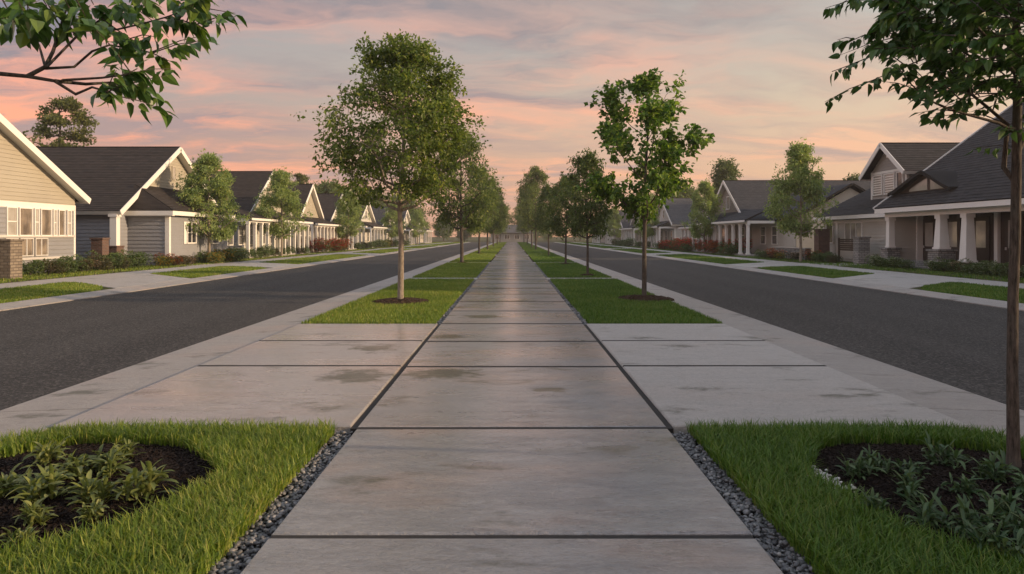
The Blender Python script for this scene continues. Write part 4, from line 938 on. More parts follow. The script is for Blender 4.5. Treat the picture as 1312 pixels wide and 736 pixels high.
# ------------------------------------------------------------------ houses
Z = Vector((0, 0, 1))
def roof_plane(mb, O, U, V, N, W, L, mi=0, course=.2, fn=None, th=.13):
    O, U, V, N = Vector(O), Vector(U).normalized(), Vector(V).normalized(), Vector(N).normalized()
    f = fn or (lambda v: (0, W))
    mb.lap(O + N*th, U, V, N, f, L, course, .018, mi, .004, rng)
    a0, b0 = f(0); a1, b1 = f(L)
    P = lambda u, v, n: O+U*u+V*v+N*n
    mb.hexa([P(a0,0,0),P(b0,0,0),P(b1,L,0),P(a1,L,0),P(a0,0,th),P(b0,0,th),P(b1,L,th),P(a1,L,th)], mi)
def window(parent, O, U, N, wd, z0, z1, cols=2, rows=1, fmat='white_paint', pmat='glass_dark', fr=.07, name='window'):
    """frame ring + muntins with the pane as sub-part; O = wall point at u=0,z=0"""
    O, U, N = Vector(O), Vector(U), Vector(N); h = wd/2; f = MB()
    for (a, b, c, d) in ((-h-fr, h+fr, z0-fr, z0), (-h-fr, h+fr, z1, z1+fr), (-h-fr, -h, z0, z1), (h, h+fr, z0, z1)): f.obox(O, U, Z, N, a, b, c, d, .0, .085)
    for k in range(1, cols): x = -h+wd*k/cols; f.obox(O, U, Z, N, x-.028, x+.028, z0, z1, .032, .07)
    for k in range(1, rows): zz = z0+(z1-z0)*k/rows; f.obox(O, U, Z, N, -h, h, zz-.022, zz+.022, .031, .066)
    fo = f.build(name, fmat, parent); p = MB(); p.obox(O, U, Z, N, -h+.002, h-.002, z0+.002, z1-.002, .005, .04); p.build('pane', pmat, fo); return fo
def door(parent, O, U, N, wd, h, glass=True):
    O, U, N = Vector(O), Vector(U), Vector(N); d = MB(); q = wd/2
    d.obox(O, U, Z, N, -q, q, .18, h, .03, .07); d.obox(O, U, Z, N, -q+.12, q-.12, .3, .85, .07, .085)
    do = d.build('door', 'dark_wood', parent)
    if glass: p = MB(); p.obox(O, U, Z, N, -q+.2, q-.2, 1.08, h-.2, .072, .084); p.build('door_pane', 'glass_curtain', do)
    k = MB(); k.obox(O, U, Z, N, q-.12, q-.07, 1.0, 1.12, .07, .13); k.build('handle', 'metal', do)

def gable_house(s, label, y0, y1, dF, depth, ez, az_, m_gable, m_low, m_roof, ov=.4, ovf=.45, band=None, vent=True, name='gable_house', group=None):
    yc = (y0+y1)/2; half = (y1-y0)/2; run = half+ov; slope = (az_-ez)/half; B = Vector((s*(dF+depth/2), yc, .03))
    root = thing(name, B, label, 'house', group)
    w_ = MB(); N = (-s, 0, 0); zb = .03
    # core
    pr = [(s*(dF+.01), y0+.01, 0), (s*(dF+.01), y1-.01, 0), (s*(dF+.01), y1-.01, ez), (s*(dF+.01), yc, az_-.02), (s*(dF+.01), y0+.01, ez)]
    w_.prism(pr, (s*(depth-.02), 0, 0))
    w_.lap((s*dF, y0, .25), (0, 1, 0), Z, N, lambda v: (0, y1-y0), ez-.25 if band is None else band-.25, .19, .034)
    for yy, n in ((y0, -1), (y1, 1)): w_.lap((s*dF, yy, .25), (s, 0, 0), Z, (0, n, 0), lambda v: (0, depth), ez-.25, .19, .034)
    w_.build('wall', m_low, root)
    fd = MB(); fd.box((s*(dF-.015), y0-.015, -.05), (s*(dF+depth), y1+.015, .25)); fd.build('foundation', 'concrete_base', root)
    g = MB(); zg = band if band is not None else ez
    def gf(v):
        z = zg+v
        if z <= ez: return (0, y1-y0)
        k = (z-ez)/slope; return (k, y1-y0-k)
    g.lap((s*(dF-.006), y0, zg), (0, 1, 0), Z, N, gf, az_-zg-.03, .17, .028); g.build('gable', m_gable, root)
    tr = MB()
    tr.box((s*(dF-.045), y0-.02, zg-.13), (s*(dF+.0), y1+.02, zg+.12))
    for yy in (y0, y1): tr.box((s*(dF-.035), yy-.03-(.07 if yy == y1 else 0)+(.0), .25), (s*(dF+.12), yy+.03+(.07 if yy == y0 else 0), zg-.13))
    tr.build('trim', 'white_paint', root)
    rf = MB(); L = math.hypot(run, run*slope); X0 = s*(dF-ovf); zE = ez-ov*slope
    for sg in (-1, 1):
        roof_plane(rf, (X0, yc+sg*run, zE), (s, 0, 0), (0, -sg*run, run*slope), (0, sg*slope, 1), depth+ovf+.3, L)
    rf.box((X0, yc-.09, az_+.10), (s*(dF+depth+.3), yc+.09, az_+.17))
    rf.build('roof', m_roof, root)
    rk = MB()     # white rake boards along the front of the roof, and eave fascias
    for sg in (-1, 1):
        V = Vector((0, -sg*run, run*slope)).normalized(); Nn = Vector((0, sg*slope, 1)).normalized()
        rk.obox((X0, yc+sg*run, zE), V, Nn, (-s, 0, 0), -.02, L+.03, -.12, .16, .0, .04)
        rk.obox((X0-s*.02, yc+sg*(run+.0), zE), (s, 0, 0), Nn, (0, sg, 0), 0, depth+ovf, -.10, .115, .002, .04)
        rk.obox((X0, yc+sg*run, zE), (s, 0, 0), V, Nn, .02, ovf, 0, L-.1, -.035, -.004)
    rk.build('rake_trim', 'white_paint', root)
    if vent:
        v = MB(); zc = ez+(az_-ez)*.62; O = Vector((s*(dF-.02), yc, zc))
        for (a, b, c, d) in ((-.22, .22, -.42, -.36), (-.22, .22, .36, .42), (-.22, -.17, -.36, .36), (.17, .22, -.36, .36)): v.obox(O, (0, 1, 0), Z, N, a, b, c, d, 0, .06)
        vo = v.build('vent', 'soffit', root); l = MB()
        for k in range(9): z_ = -.34+k*.078; l.hexa([tuple(O+Vector((-s*n_, u, zz))) for zz, n_, u in ((z_, .05, -.169), (z_, .05, .169), (z_+.07, .012, .169), (z_+.07, .012, -.169), (z_+.01, .05, -.169), (z_+.01, .05, .169), (z_+.08, .012, .169), (z_+.08, .012, -.169))])
        l.build('louver', 'shutter_louver', vo)
    return root
def porch(root, s, ya, yb, dF, proj, ze, zt, ncol, m_roof, step_d=None, colw=.2, hip=True, base=None):
    """lean-to roof on columns along the street front"""
    d0 = dF-proj; rf = MB(); run = proj+.35; slope = (zt-ze)/proj; L = math.hypot(run, run*slope)
    zE = ze-.3*slope+.02; W = yb-ya+.5; k = (run*.55/L) if hip else 0
    roof_plane(rf, (s*(d0-.3), ya-.25, zE), (0, 1, 0), (s*run, 0, run*slope), (-s*slope, 0, 1), W, L, fn=lambda v: (k*v, W-k*v), th=.10); rf.build('porch_roof', m_roof, root)
    b = MB(); b.box((s*(d0-.02), ya, ze-.26), (s*(d0+.2), yb, ze-.03))
    b.box((s*(d0-.34), ya-.25, zE-.06), (s*(d0-.302), yb+.25, zE+.10))
    for yy in (ya, yb-.16): b.box((s*(d0+.2), yy, ze-.25), (s*(dF-.06), yy+.16, ze-.04))
    b.build('porch_beam', 'white_paint', root)
    fl = MB(); fl.box((s*(d0-.1), ya-.1, -.03), (s*(dF-.05), yb+.1, .17)); fl.build('porch_floor', 'concrete_base', root)
    for i in range(ncol):
        y = ya+.12+(yb-ya-.24)*i/max(ncol-1, 1); c = MB(); q = colw/2; xc = s*(d0+.09)
        c.box((xc-q, y-q, .17), (xc+q, y+q, ze-.265)); c.box((xc-q-.04, y-q-.04, .171), (xc+q+.04, y+q+.04, .32)); c.box((xc-q-.035, y-q-.035, ze-.40), (xc+q+.035, y+q+.035, ze-.263)); c.build('column', 'white_paint', root)

# -- left house one: cream gable with sunroom, sunset glow put into its panes
h1 = gable_house(-1, 'cream sided gable house with a glazed front given a sunset glow at the left edge', 15.4, 32.0, 20.5, 12, 3.45, 7.8, 'siding_cream', 'siding_grey', 'shingle_brown', band=2.92, vent=True)
U, Nl = (0, 1, 0), (1, 0, 0)
for k, (ya, yb, pm) in enumerate([(25.6, 26.6, 'glass_sunset_glow'), (26.95, 27.55, 'glass_sunset_glow_pale'), (28.35, 28.95, 'glass_sunset_glow_pale'), (29.05, 29.85, 'glass_sunset_glow'), (29.95, 30.25, 'glass_sunset_glow_pale'), (30.35, 31.05, 'glass_sunset_glow'), (31.15, 31.4, 'glass_sunset_glow_pale'), (31.5, 31.95, 'glass_sunset_glow'), (32.1, 32.4, 'glass_sunset_glow_pale')]):
    window(h1, (-20.485, (ya+yb)/2-.75, 0), U, Nl, yb-ya-.1, 1.66, 2.76, 1, 2 if pm == 'glass_sunset_glow_pale' else 1, 'white_paint', pm, .05)
for k, (ya, yb, pm) in enumerate([(28.3, 29.0, 'glass_sunset_glow'), (29.1, 29.9, 'glass_sunset_glow'), (30.0, 30.8, 'glass_sunset_glow'), (24.6, 27.6, 'glass_sunset_glow')]):
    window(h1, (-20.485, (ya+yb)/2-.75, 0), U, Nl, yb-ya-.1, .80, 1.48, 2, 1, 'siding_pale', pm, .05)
t = MB(); t.box((-20.49, 16.5, 1.55), (-20.42, 31.9, 1.66)); t.box((-20.49, 16.5, .60), (-20.42, 31.9, .70)); t.build('sill_rail', 'siding_pale', h1)
# -- left house two
h2 = gable_house(-1, 'cream gable house with dark brown roof and grey lean-to under its gable', 35.4, 47.2, 20.5, 16, 3.05, 6.85, 'siding_cream', 'siding_grey', 'shingle_brown')
x0, x1, ya, yb = -20.48, -18.3, 36.4, 43.9
bm = MB(); bm.box((x0, ya+.01, 0), (x1-.01, yb-.01, 2.95)); bm.lap((x1, ya, .2), (0, 1, 0), Z, (1, 0, 0), lambda v: (0, yb-ya), 2.7, .24, .012); bm.lap((x0, ya, .2), (1, 0, 0), Z, (0, -1, 0), lambda v: (0, x1-x0), 2.7, .2, .04)
bm.build('lean_to_wall', 'siding_grey', h2)
rf = MB(); sl = (4.25-3.0)/2.2; L = math.hypot(2.55, 2.55*sl)
roof_plane(rf, (x1+.35, ya-.3, 2.98-.35*sl+.12), (0, 1, 0), (-2.55, 0, 2.55*sl), (sl, 0, 1), yb-ya+.6, L, fn=lambda v: (.33*v, yb-ya+.6-.33*v), th=.10)
Wd = 2.55; ze = 2.98-.35*sl+.12
for yy, sg in ((ya-.3, 1), (yb+.3, -1)):   # hipped ends
    a = Vector((x1+.35, yy, ze+.09)); b_ = Vector((x1+.35-Wd, yy+sg*.33*L, ze+Wd*sl+.09)); c = Vector((x1+.35-Wd, yy, ze+.09))
    rf.quad([a, b_, c], 0, [(0, 0), (0, L), (Wd, 0)])
rf.build('lean_to_roof', 'shingle_brown', h2)
tr = MB(); tr.box((x1-.1, ya-.32, 2.72), (x1+.38, ya-.28, 2.95)); tr.box((x0-.2, ya-.32, 2.72), (x1-.1, ya-.28, 2.95)); tr.box((x1+.33, ya-.28, 2.72), (x1+.38, yb+.3, 2.95))
tr.box((x1-.02, ya-.05, .2), (x1+.05, ya+.14, 2.75)); tr.box((x1-.17, ya-.052, .2), (x1-.02, ya-.002, 2.75)); tr.box((x0-.05, ya-.30, 2.68), (x1+.34, ya-.02, 2.72)); tr.build('lean_to_trim', 'white_paint', h2)
window(h2, (x1+.005, 38.9, 0), U, Nl, 1.0, 1.25, 2.35, 2, 2)
window(h2, (x1+.005, 42.0, 0), U, Nl, .8, 1.2, 2.4, 1, 2)
sh = MB(); sh.box((x1+.02, 38.0, 1.18), (x1+.06, 38.3, 2.42)); sh.build('shutter', 'white_paint', h2)
c = MB(); c.box((-20.62, 35.0, 1.12), (-20.28, 35.34, 2.7)); c.box((-20.68, 34.94, 2.6), (-20.22, 35.36, 2.72)); c.build('porch_post', 'white_paint', h2)
b = MB(); b.box((-20.75, 34.72, 0), (-20.1, 35.36, 1.05)); b.box((-20.8, 34.68, 1.05), (-20.06, 35.37, 1.12)); b.build('post_pier', 'brick_red', h2)
window(h2, (-20.9+.35, 35.38, 0), (1, 0, 0), (0, -1, 0), .3, 1.1, 2.3, 1, 1, 'white_paint', 'glass_pane')
# brick and stone piers that stand free before the first house
def pier(x, y, h, wd, m, label):
    o = thing('stone_pier', (x, y, .03), label, 'pier'); p = MB(); q = wd/2; p.box((x-q, y-q, -.02), (x+q, y+q, h)); p.build('shaft', m, o); c = MB(); c.box((x-q-.05, y-q-.05, h), (x+q+.05, y+q+.05, h+.08)); c.build('cap', m, o)
pier(-18.6, 25.2, 1.42, .62, 'stone_tan', 'tan stone pier on the lawn at the left edge of the picture')
pier(-20.15, 33.4, 1.45, .55, 'brick_red', 'dark brick pier at the right corner of the lit cream house')
# -- left house three and on
h3 = gable_house(-1, 'cream gable house with dark roof and long white columned porch, third on the left', 52.2, 62.4, 20.5, 14, 3.2, 6.9, 'siding_cream', 'siding_tan', 'shingle_brown')
porch(h3, -1, 47.6, 61.8, 20.46, 2.1, 2.85, 3.5, 12, 'shingle_brown')
for y in (49.5, 51.5, 53.7, 56, 58.2, 60.4): window(h3, (-20.48, y, 0), U, Nl, .9, 1.0, 2.35, 1, 2, 'white_paint', 'glass_pane')
h3b = gable_house(-1, 'pale gable house with steep narrow gable, fourth on the left', 64.6, 73, 20.5, 12, 3.2, 6.7, 'siding_cream', 'siding_tan', 'shingle_brown')
porch(h3b, -1, 64, 73, 20.46, 1.8, 2.8, 3.4, 8, 'shingle_brown')
for y in (66, 68.6, 71.2): window(h3b, (-20.48, y, 0), U, Nl, .9, 1.0, 2.35, 1, 2, 'white_paint', 'glass_pane')
def far_house(s, label, y0, y1, dF, ez, az_, mg, ml, mr, nc, small=True):
    h = gable_house(s, label, y0, y1, dF, 12, ez, az_, mg, ml, mr, vent=False)
    porch(h, s, y0+.2, y1-.2, dF-.04, 1.9, ez-.35, ez+.3, nc, mr)
    for k in range(4):
        y = y0+(y1-y0)*(k+.5)/4; window(h, (s*(dF-.02), y, 0), (0, 1, 0), (-s, 0, 0), .95, .9, 2.3, 1, 2, 'white_paint', 'glass_pane' if k % 2 else 'glass_dark')
    window(h, (s*(dF-.02), (y0+y1)/2, 0), (0, 1, 0), (-s, 0, 0), .8, ez+.9, ez+1.9, 1, 2, 'white_paint', 'glass_dark')
    return h
far_house(-1, 'cream house with dark roof and a small gable, fifth on the left', 75.5, 86, 20.5, 3.2, 6.5, 'siding_cream', 'siding_tan', 'shingle_brown', 6)
far_house(-1, 'pale porch house, sixth on the left', 90, 101, 20.5, 3.2, 6.4, 'siding_pale', 'siding_pale', 'shingle_brown', 6)
far_house(-1, 'pale porch house with slate roof, seventh on the left', 106, 117, 20.5, 3.2, 6.3, 'siding_pale', 'siding_pale', 'shingle_slate', 7)
far_house(-1, 'blue-grey roofed house, eighth on the left', 124, 138, 20.5, 3.2, 6.6, 'siding_pale', 'siding_tan', 'shingle_slate', 6)
far_house(-1, 'small distant house, ninth on the left', 146, 158, 20.5, 3.2, 6.4, 'siding_pale', 'siding_tan', 'shingle_slate', 5)

# -- right house one: deep dark roof over tapered columns, gabled dormer on its wing
def right_house():
    s = 1; root = thing('porch_house', (26, 30, .03), 'big dark-roofed house with tapered white porch columns on stone piers at right', 'house')
    Y0, Y1 = 17.0, 36.5; dE, zE = 19.45, 2.98; dR, zR = 27.2, 8.75
    wl = MB(); wl.prism([(21.64, Y0+.3, 0), (21.64, Y0+.3, 4.35), (27.2, Y0+.3, zR-.3), (32.4, Y0+.3, 4.6), (32.4, Y0+.3, 0)], (0, Y1-.5-Y0-.3, 0)); wl.build('wall', 'brown_wall', root)
    # boards of the entrance wall
    bw = MB()
    y = Y0+.4
    while y < Y1-.6: bw.box((21.605, y, .2), (21.64, y+.34, 2.8)); y += .36
    bw.build('wall_boards', 'brown_wall', root)
    ew = MB(); ew.box((20.15, Y1-.49, .0), (21.64, Y1-.3, 2.84)); ew.lap((20.15, Y1-.5, .2), (1, 0, 0), Z, (0, -1, 0), lambda v: (0, 1.15), 2.62, .19, .05); ew.build('end_wall', 'siding_tan', root)
    rf = MB(); V = Vector((dR-dE, 0, zR-zE)); L = V.length; N = Vector((-(zR-zE), 0, dR-dE))
    roof_plane(rf, (dE, Y0, zE), (0, 1, 0), V, N, Y1-Y0, L, course=.24)
    V2 = Vector((-(34.95-dR), 0, zR-zE)); roof_plane(rf, (34.95, Y0, zE), (0, 1, 0), V2, (zR-zE, 0, 34.95-dR), Y1-Y0, V2.length, course=.24)
    rf.box((dR-.12, Y0, zR+.08), (dR+.12, Y1, zR+.2)); rf.build('roof', 'shingle_black', root)
    rk = MB(); Vn = V.normalized(); Nn = N.normalized()
    rk.obox((dE, Y1, zE), Vn, Nn, (0, 1, 0), -.05, L+.05, -.12, .20, .0, .05); rk.obox((dE, Y0, zE), Vn, Nn, (0, -1, 0), -.05, L+.05, -.12, .20, .0, .05)
    rk.box((dE-.05, Y0, zE-.16), (dE-.003, Y1+.05, zE+.10)); rk.build('rake_trim', 'white_paint', root)
    sf = MB(); sf.box((dE, Y0+.05, 2.84), (22.0, Y1-.05, 2.90)); sf.build('porch_ceiling', 'soffit', root)
    bm = MB(); bm.box((19.86, Y0+.1, 2.60), (20.14, Y1-.1, 2.835)); bm.build('porch_beam', 'white_paint', root)
    fl = MB(); fl.box((19.7, Y0+.2, -.03), (22.0, Y1-.3, .19)); fl.build('porch_floor', 'stone_grey', root)
    lw = MB(); lw.box((19.72, 32.5, .19), (19.92, 35.6, .42)); lw.box((19.72, 24.5, .19), (19.92, 31.2, .42)); lw.build('porch_kerb_wall', 'stone_grey', root)
    for (y, big) in ((36.1, 0), (31.8, 1), (29.97, 1), (25.6, 1), (21.0, 1)):
        pz = 1.0 if y != 29.97 else .45
        p = MB(); q = .40 if big else .33; p.box((20-q, y-q, -.02), (20+q, y+q, pz-.09)); po = p.build('pier', 'stone_grey', root)
        cp = MB(); cp.box((20-q-.06, y-q-.06, pz-.09), (20+q+.06, y+q+.06, pz)); cp.build('pier_cap', 'stone_grey', po)
        c = MB(); b0, b1 = (.24, .155) if big else (.16, .14)
        c.hexa([(20-b0, y-b0, pz), (20+b0, y-b0, pz), (20+b0, y+b0, pz), (20-b0, y+b0, pz), (20-b1, y-b1, 2.59), (20+b1, y-b1, 2.59), (20+b1, y+b1, 2.59), (20-b1, y+b1, 2.59)])
        c.box((20-b1-.05, y-b1-.05, 2.42), (20+b1+.05, y+b1+.05, 2.598)); c.box((20-b0-.03, y-b0-.03, pz+.001), (20+b0+.03, y+b0+.03, pz+.09)); c.build('column', 'white_paint', root)
    for y in (Y1-.57, 34.35, 32.35, 30.3, 28.2, 26.0, 24.2):
        p = MB(); q = .055 if y > 35 else .11; p.box((21.28 if y > 35 else 21.46, y-q, .19), (21.60, y+q, 2.8)); p.box((21.25 if y > 35 else 21.43, y-q-.03, .191), (21.598, y+q+.03, .34)); p.build('pilaster', 'white_paint', root)
    for y in (35.25, 33.35, 31.35, 29.3, 27.1): door(root, (21.60, y, 0), (0, 1, 0), (-1, 0, 0), 1.05, 2.5)
    # eyebrow gable in the porch roof with split half-round window
    slope = (zR-zE)/(dR-dE); ya, yb, ym = 31.2, 36.3, 33.4; df = 20.35; zf = zE+(df-dE)*slope+.12; za = 4.72
    def prof(y):
        t = (y-ya)/(ym-ya) if y < ym else (yb-y)/(yb-ym)
        t = max(0, min(1, t)); return zf + (za-zf)*(t*t*(3-2*t)*.30+t*.70)
    eg = MB(); ys = [ya+(yb-ya)*k/24 for k in range(25)]
    for a, b in zip(ys, ys[1:]):
        za_, zb_ = prof(a), prof(b); da, db = dE+(za_-zE)/slope+.25, dE+(zb_-zE)/slope+.25
        q0, q1 = df-.35, df
        eg.hexa([(q0, a, za_), (da, a, za_), (db, b, zb_), (q0, b, zb_), (q0, a, za_+.10), (da, a, za_+.10), (db, b, zb_+.10), (q0, b, zb_+.10)])
    eo = eg.build('eyebrow_roof', 'shingle_black', root)
    et = MB()
    for a, b in zip(ys, ys[1:]):
        za_, zb_ = prof(a), prof(b); et.hexa([(df-.40, a, za_-.07), (df-.352, a, za_-.07), (df-.352, b, zb_-.07), (df-.40, b, zb_-.07), (df-.40, a, za_+.10), (df-.352, a, za_+.10), (df-.352, b, zb_+.10), (df-.40, b, zb_+.10)])
    et.build('eyebrow_trim', 'shingle_black', root)
    ef = MB()
    for a, b in zip(ys, ys[1:]):
        ef.hexa([(df, a, zf-.3), (df+.06, a, zf-.3), (df+.06, b, zf-.3), (df, b, zf-.3), (df, a, prof(a)-.003), (df+.06, a, prof(a)-.003), (df+.06, b, prof(b)-.003), (df, b, prof(b)-.003)])
    ef.build('eyebrow_face', 'brown_wall', root)
    for (p0, p1) in ((32.0, 33.15), (33.4, 34.9)):
        wy = [p0+(p1-p0)*k/8 for k in range(9)]; wd = MB()
        for a, b in zip(wy, wy[1:]):
            ta, tb = max(zf+.13, prof(a)-.25), max(zf+.13, prof(b)-.25)
            wd.hexa([(df-.05, a, zf+.1), (df-.002, a, zf+.1), (df-.002, b, zf+.1), (df-.05, b, zf+.1), (df-.05, a, ta), (df-.002, a, ta), (df-.002, b, tb), (df-.05, b, tb)])
        wd.build('half_round_window', 'glass_curtain', root)
    # wing beyond, ridge parallel to the street
    wy0, wy1 = 36.56, 46.0; wg = MB(); wg.prism([(21.02, wy0, 0), (21.02, wy0, 2.85), (26, wy0, 5.3), (31, wy0, 2.85), (31, wy0, 0)], (0, wy1-wy0, 0))
    wg.lap((21.0, wy0, .2), (0, 1, 0), Z, (-1, 0, 0), lambda v: (0, wy1-wy0), 2.6, .19, .042); wg.build('wing_wall', 'siding_tan', root)
    V = Vector((26-20.5, 0, 5.55-2.78)); rf = MB(); roof_plane(rf, (20.5, wy0+.06, 2.78), (0, 1, 0), V, (-(5.55-2.78), 0, 5.5), wy1-wy0+.3, V.length, course=.22)
    V2 = Vector((-5.5, 0, 2.77)); roof_plane(rf, (31.5, wy0+.06, 2.78), (0, 1, 0), V2, (2.77, 0, 5.5), wy1-wy0+.3, V2.length); rf.build('wing_roof', 'shingle_black', root)
    tr = MB(); tr.box((20.45, wy0+.06, 2.66), (20.497, wy1+.36, 2.9)); tr.box((20.93, wy1-.18, .2), (20.99, wy1, 2.6)); tr.box((20.93, 43.9, .2), (20.99, 44.15, 2.6)); tr.box((20.94, 37.0, 2.45), (20.985, wy1, 2.62)); tr.build('wing_trim', 'white_paint', root)
    window(root, (20.985, 41.9, 0), (0, 1, 0), (-1, 0, 0), 2.0, 1.2, 2.4, 3, 1, 'white_paint', 'glass_curtain')
    window(root, (20.985, 45.0, 0), (0, 1, 0), (-1, 0, 0), .9, 1.2, 2.4, 1, 1, 'white_paint', 'glass_dark')
    # dormer
    a, b = 38.7, 42.5; yc = (a+b)/2; df = 22.4; dz0, dz1, dza = 3.2, 5.55, 7.0
    dm = MB(); dm.prism([(df+.01, a+.01, dz0), (df+.01, b-.01, dz0), (df+.01, b-.01, dz1), (df+.01, yc, dza-.05), (df+.01, a+.01, dz1)], (6.5, 0, 0))
    sl = (dza-dz1)/(yc-a)
    def gf(v):
        z = dz0+v
        if z <= dz1: return (0, b-a)
        k = (z-dz1)/sl; return (k, b-a-k)
    dm.lap((df, a, dz0), (0, 1, 0), Z, (-1, 0, 0), gf, dza-dz0-.04, .17, .036)
    dm.lap((df, a, dz0), (1, 0, 0), Z, (0, -1, 0), lambda v: (0, 6.4), dz1-dz0, .15, .022); do = dm.build('dormer_wall', 'siding_taupe', root)
    dr = MB(); run = (b-a)/2+.5; Ld = math.hypot(run, run*sl); zE2 = dz1-.5*sl
    for sg in (-1, 1): roof_plane(dr, (df-.5, yc+sg*run, zE2), (1, 0, 0), (0, -sg*run, run*sl), (0, sg*sl, 1), 7.4, Ld, course=.2)
    dr.box((df-.5, yc-.08, dza+.1), (df+6.9, yc+.08, dza+.17)); dr.build('dormer_roof', 'shingle_black', root)
    dt = MB()
    for sg in (-1, 1):
        Vd = Vector((0, -sg*run, run*sl)).normalized(); Nd = Vector((0, sg*sl, 1)).normalized()
        dt.obox((df-.5, yc+sg*run, zE2), Vd, Nd, (-1, 0, 0), -.02, Ld+.03, -.10, .16, .0, .05)
        dt.obox((df-.5, yc+sg*run, zE2), (1, 0, 0), Nd, (0, sg, 0), 0, 7.2, -.10, .11, .002, .04)
    dt.box((df-.05, a-.03, dz0), (df+.1, a+.12, dz1)); dt.box((df-.05, b-.12, dz0), (df+.1, b+.03, dz1)); dt.box((df-.04, a+.12, 5.38), (df-.0, b-.12, 5.52))
    dt.box((df-.12, yc-.05, dza-.75), (df-.03, yc+.05, dza-.05)); dt.build('dormer_trim', 'white_paint', root)
    for (y, wd) in ((39.35, .55), (40.45, 1.0), (41.75, .95)):
        window(do, (df-.01, y, 0), (0, 1, 0), (-1, 0, 0), wd, 4.15, 5.28, 1, 8 if wd > .6 else 1, 'white_paint', 'glass_curtain' if wd > .6 else 'glass_dark', .06)
    return root
right_house()
def low_wall(x, y0, y1, h, m, label):
    o = thing('garden_wall', (x, (y0+y1)/2, .03), label, 'wall'); p = MB(); p.box((x-.18, y0, -.02), (x+.18, y1, h)); p.build('wall_body', m, o); c = MB(); c.box((x-.22, y0-.04, h), (x+.22, y1+.04, h+.07)); c.build('coping', 'concrete_base', o)
low_wall(19.6, 45.2, 51, .75, 'stone_grey', 'low grey stone garden wall left of the big right house')
pier(19.7, 38.5, 1.5, .62, 'stone_grey', 'grey stone pier before the windowed wing on the right')
pier(20.1, 44.3, 2.0, .7, 'brick_red', 'brown brick pier at the left end of the windowed wing')
lp = MB(); 
o = thing('garden_screen', (19.75, 40.4, .03), 'dark slatted screen panel beside the grey stone pier on the right', 'screen')
for k in range(6): lp.box((19.72, 39.0, .75+k*.12), (19.77, 41.2, .85+k*.12))
lp.build('slats', 'dark_wood', o); lp = MB()
for y in (38.95, 41.2): lp.box((19.70, y, -.02), (19.79, y+.09, 1.5))
lp.build('post', 'dark_wood', o)

r2 = gable_house(1, 'tan stone gable house with dark slate roof and columned porch, second on the right', 60.0, 69.6, 20.5, 14, 3.6, 6.75, 'stone_gable', 'siding_tan', 'shingle_slate', vent=False)
window(r2, (20.48, 64.6, 0), (0, 1, 0), (-1, 0, 0), .8, 4.2, 5.3, 2, 1, 'white_paint', 'glass_dark')
porch(r2, 1, 53.0, 69.2, 20.46, 2.2, 2.85, 3.7, 10, 'shingle_slate')
for y in (54.5, 57, 60.5, 63, 66): window(r2, (20.48 if y > 60 else 21.0, y, 0), (0, 1, 0), (-1, 0, 0), 1.0, 1.0, 2.35, 1, 2, 'white_paint', 'glass_pane')
# low side wing of the stone-gabled house
wg = MB(); wg.prism([(21.02, 50.5, 0), (21.02, 50.5, 2.85), (25, 50.5, 5.2), (29, 50.5, 2.85), (29, 50.5, 0)], (0, 9.4, 0)); wg.lap((21.0, 50.5, .2), (0, 1, 0), Z, (-1, 0, 0), lambda v: (0, 9.4), 2.6, .17, .02); wg.build('wing_wall', 'siding_tan', r2)
V = Vector((4.5, 0, 2.6)); rf = MB(); roof_plane(rf, (20.5, 50.1, 2.78), (0, 1, 0), V, (-2.6, 0, 4.5), 9.6, V.length); V2 = Vector((-4.5, 0, 2.6)); roof_plane(rf, (29.5, 50.1, 2.78), (0, 1, 0), V2, (2.6, 0, 4.5), 9.6, V2.length); rf.build('wing_roof', 'shingle_slate', r2)
far_house(1, 'white gabled house with pale grey roof, third on the right', 86, 98, 20.5, 3.2, 6.6, 'siding_pale', 'siding_pale', 'shingle_grey', 8)
far_house(1, 'low house with grey roof, fourth on the right', 74, 83, 22.5, 3.0, 5.6, 'siding_pale', 'siding_tan', 'shingle_grey', 6)
far_house(1, 'distant white house, fifth on the right', 104, 116, 20.5, 3.2, 6.2, 'siding_pale', 'siding_pale', 'shingle_slate', 6)
far_house(1, 'distant tan house, sixth on the right', 124, 136, 20.5, 3.2, 6.4, 'siding_pale', 'siding_tan', 'shingle_slate', 6)
far_house(1, 'small distant house, seventh on the right', 146, 158, 20.5, 3.2, 6.4, 'siding_pale', 'siding_tan', 'shingle_slate', 5)
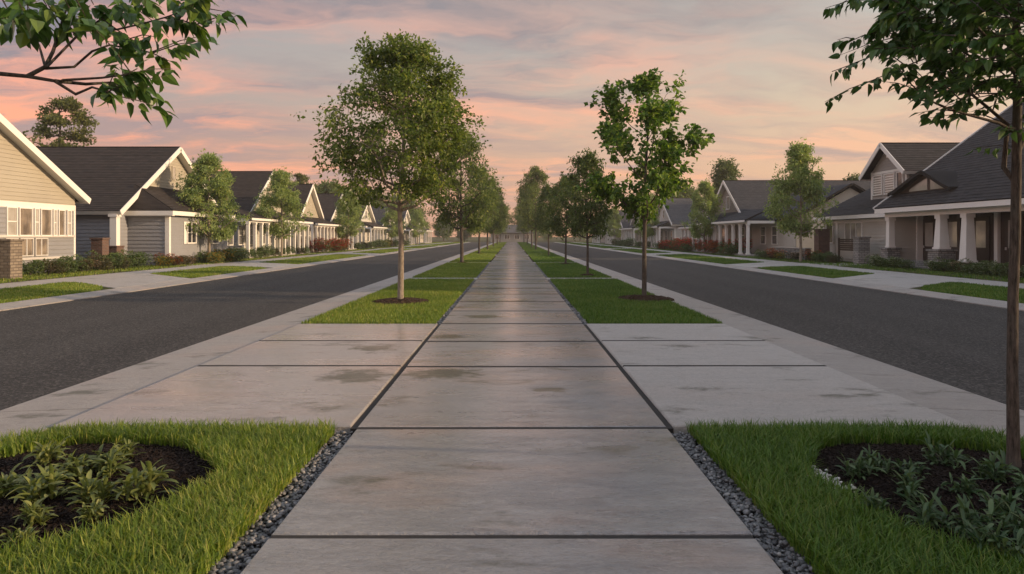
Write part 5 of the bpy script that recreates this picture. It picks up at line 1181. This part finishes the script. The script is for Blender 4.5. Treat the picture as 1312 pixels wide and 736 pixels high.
# house closing the view at the end of the walk
he = thing('end_house', (0, 212, -.1), 'low grey-roofed house closing the view at the end of the walkway', 'house')
m = MB(); m.box((-6.5, 208, -.1), (6.5, 216, 2.6)); m.build('wall', 'siding_taupe', he)
rf = MB(); V = Vector((0, 4.6, 2.6)); roof_plane(rf, (-7, 207.4, 2.5), (1, 0, 0), V, (0, -2.6, 4.6), 14, V.length, course=.4); V2 = Vector((0, -4.6, 2.6)); roof_plane(rf, (-7, 216.6, 2.5), (1, 0, 0), V2, (0, 2.6, 4.6), 14, V2.length, course=.4); rf.build('roof', 'shingle_grey', he)
for x in (-4.5, -1.5, 1.5, 4.5): window(he, (x, 207.98, 0), (1, 0, 0), (0, -1, 0), 1.4, .8, 2.1, 2, 1, 'white_paint', 'glass_dark')
# unseen house added beyond the right edge so its roof shades the near right
hn = thing('added_shade_house', (26, 9, .03), 'unseen long dark-roofed house added beyond the right edge to shade the street', 'house')
m = MB(); m.prism([(21, 0, 0), (21, 0, 3.0), (26, 0, 6.0), (31, 0, 3.0), (31, 0, 0)], (0, 16.4, 0)); m.build('wall', 'siding_tan', hn)
rf = MB(); V = Vector((5.5, 0, 3.3)); roof_plane(rf, (20.5, -.4, 2.85), (0, 1, 0), V, (-3.3, 0, 5.5), 17.0, V.length); V2 = Vector((-5.5, 0, 3.3)); roof_plane(rf, (31.5, -.4, 2.85), (0, 1, 0), V2, (3.3, 0, 5.5), 17.0, V2.length); rf.build('roof', 'shingle_black', hn)
for y in (2.5, 6, 10, 14): window(hn, (20.99, y, 0), (0, 1, 0), (-1, 0, 0), 1.2, 1.0, 2.4, 2, 2, 'white_paint', 'glass_dark')

# ------------------------------------------------------------------ evening haze
hb = MB(); hb.box((-320, -60, -1.2), (320, 330, 22))
hz = tag(hb.build('haze', []), 'thin warm evening haze over the street', 'haze', None, 'stuff')
hm = bpy.data.materials.new('haze'); hm.use_nodes = True; hm.node_tree.nodes.clear()
NH = NT(hm.node_tree); ho = NH.n('ShaderNodeOutputMaterial'); hv = NH.n('ShaderNodeVolumePrincipled')
hv.inputs['Color'].default_value = (.95, .90, .86, 1); hv.inputs['Density'].default_value = .0006; hv.inputs['Anisotropy'].default_value = .2
NH.l(hv.outputs[0], ho.inputs['Volume']); hz.data.materials.append(hm)
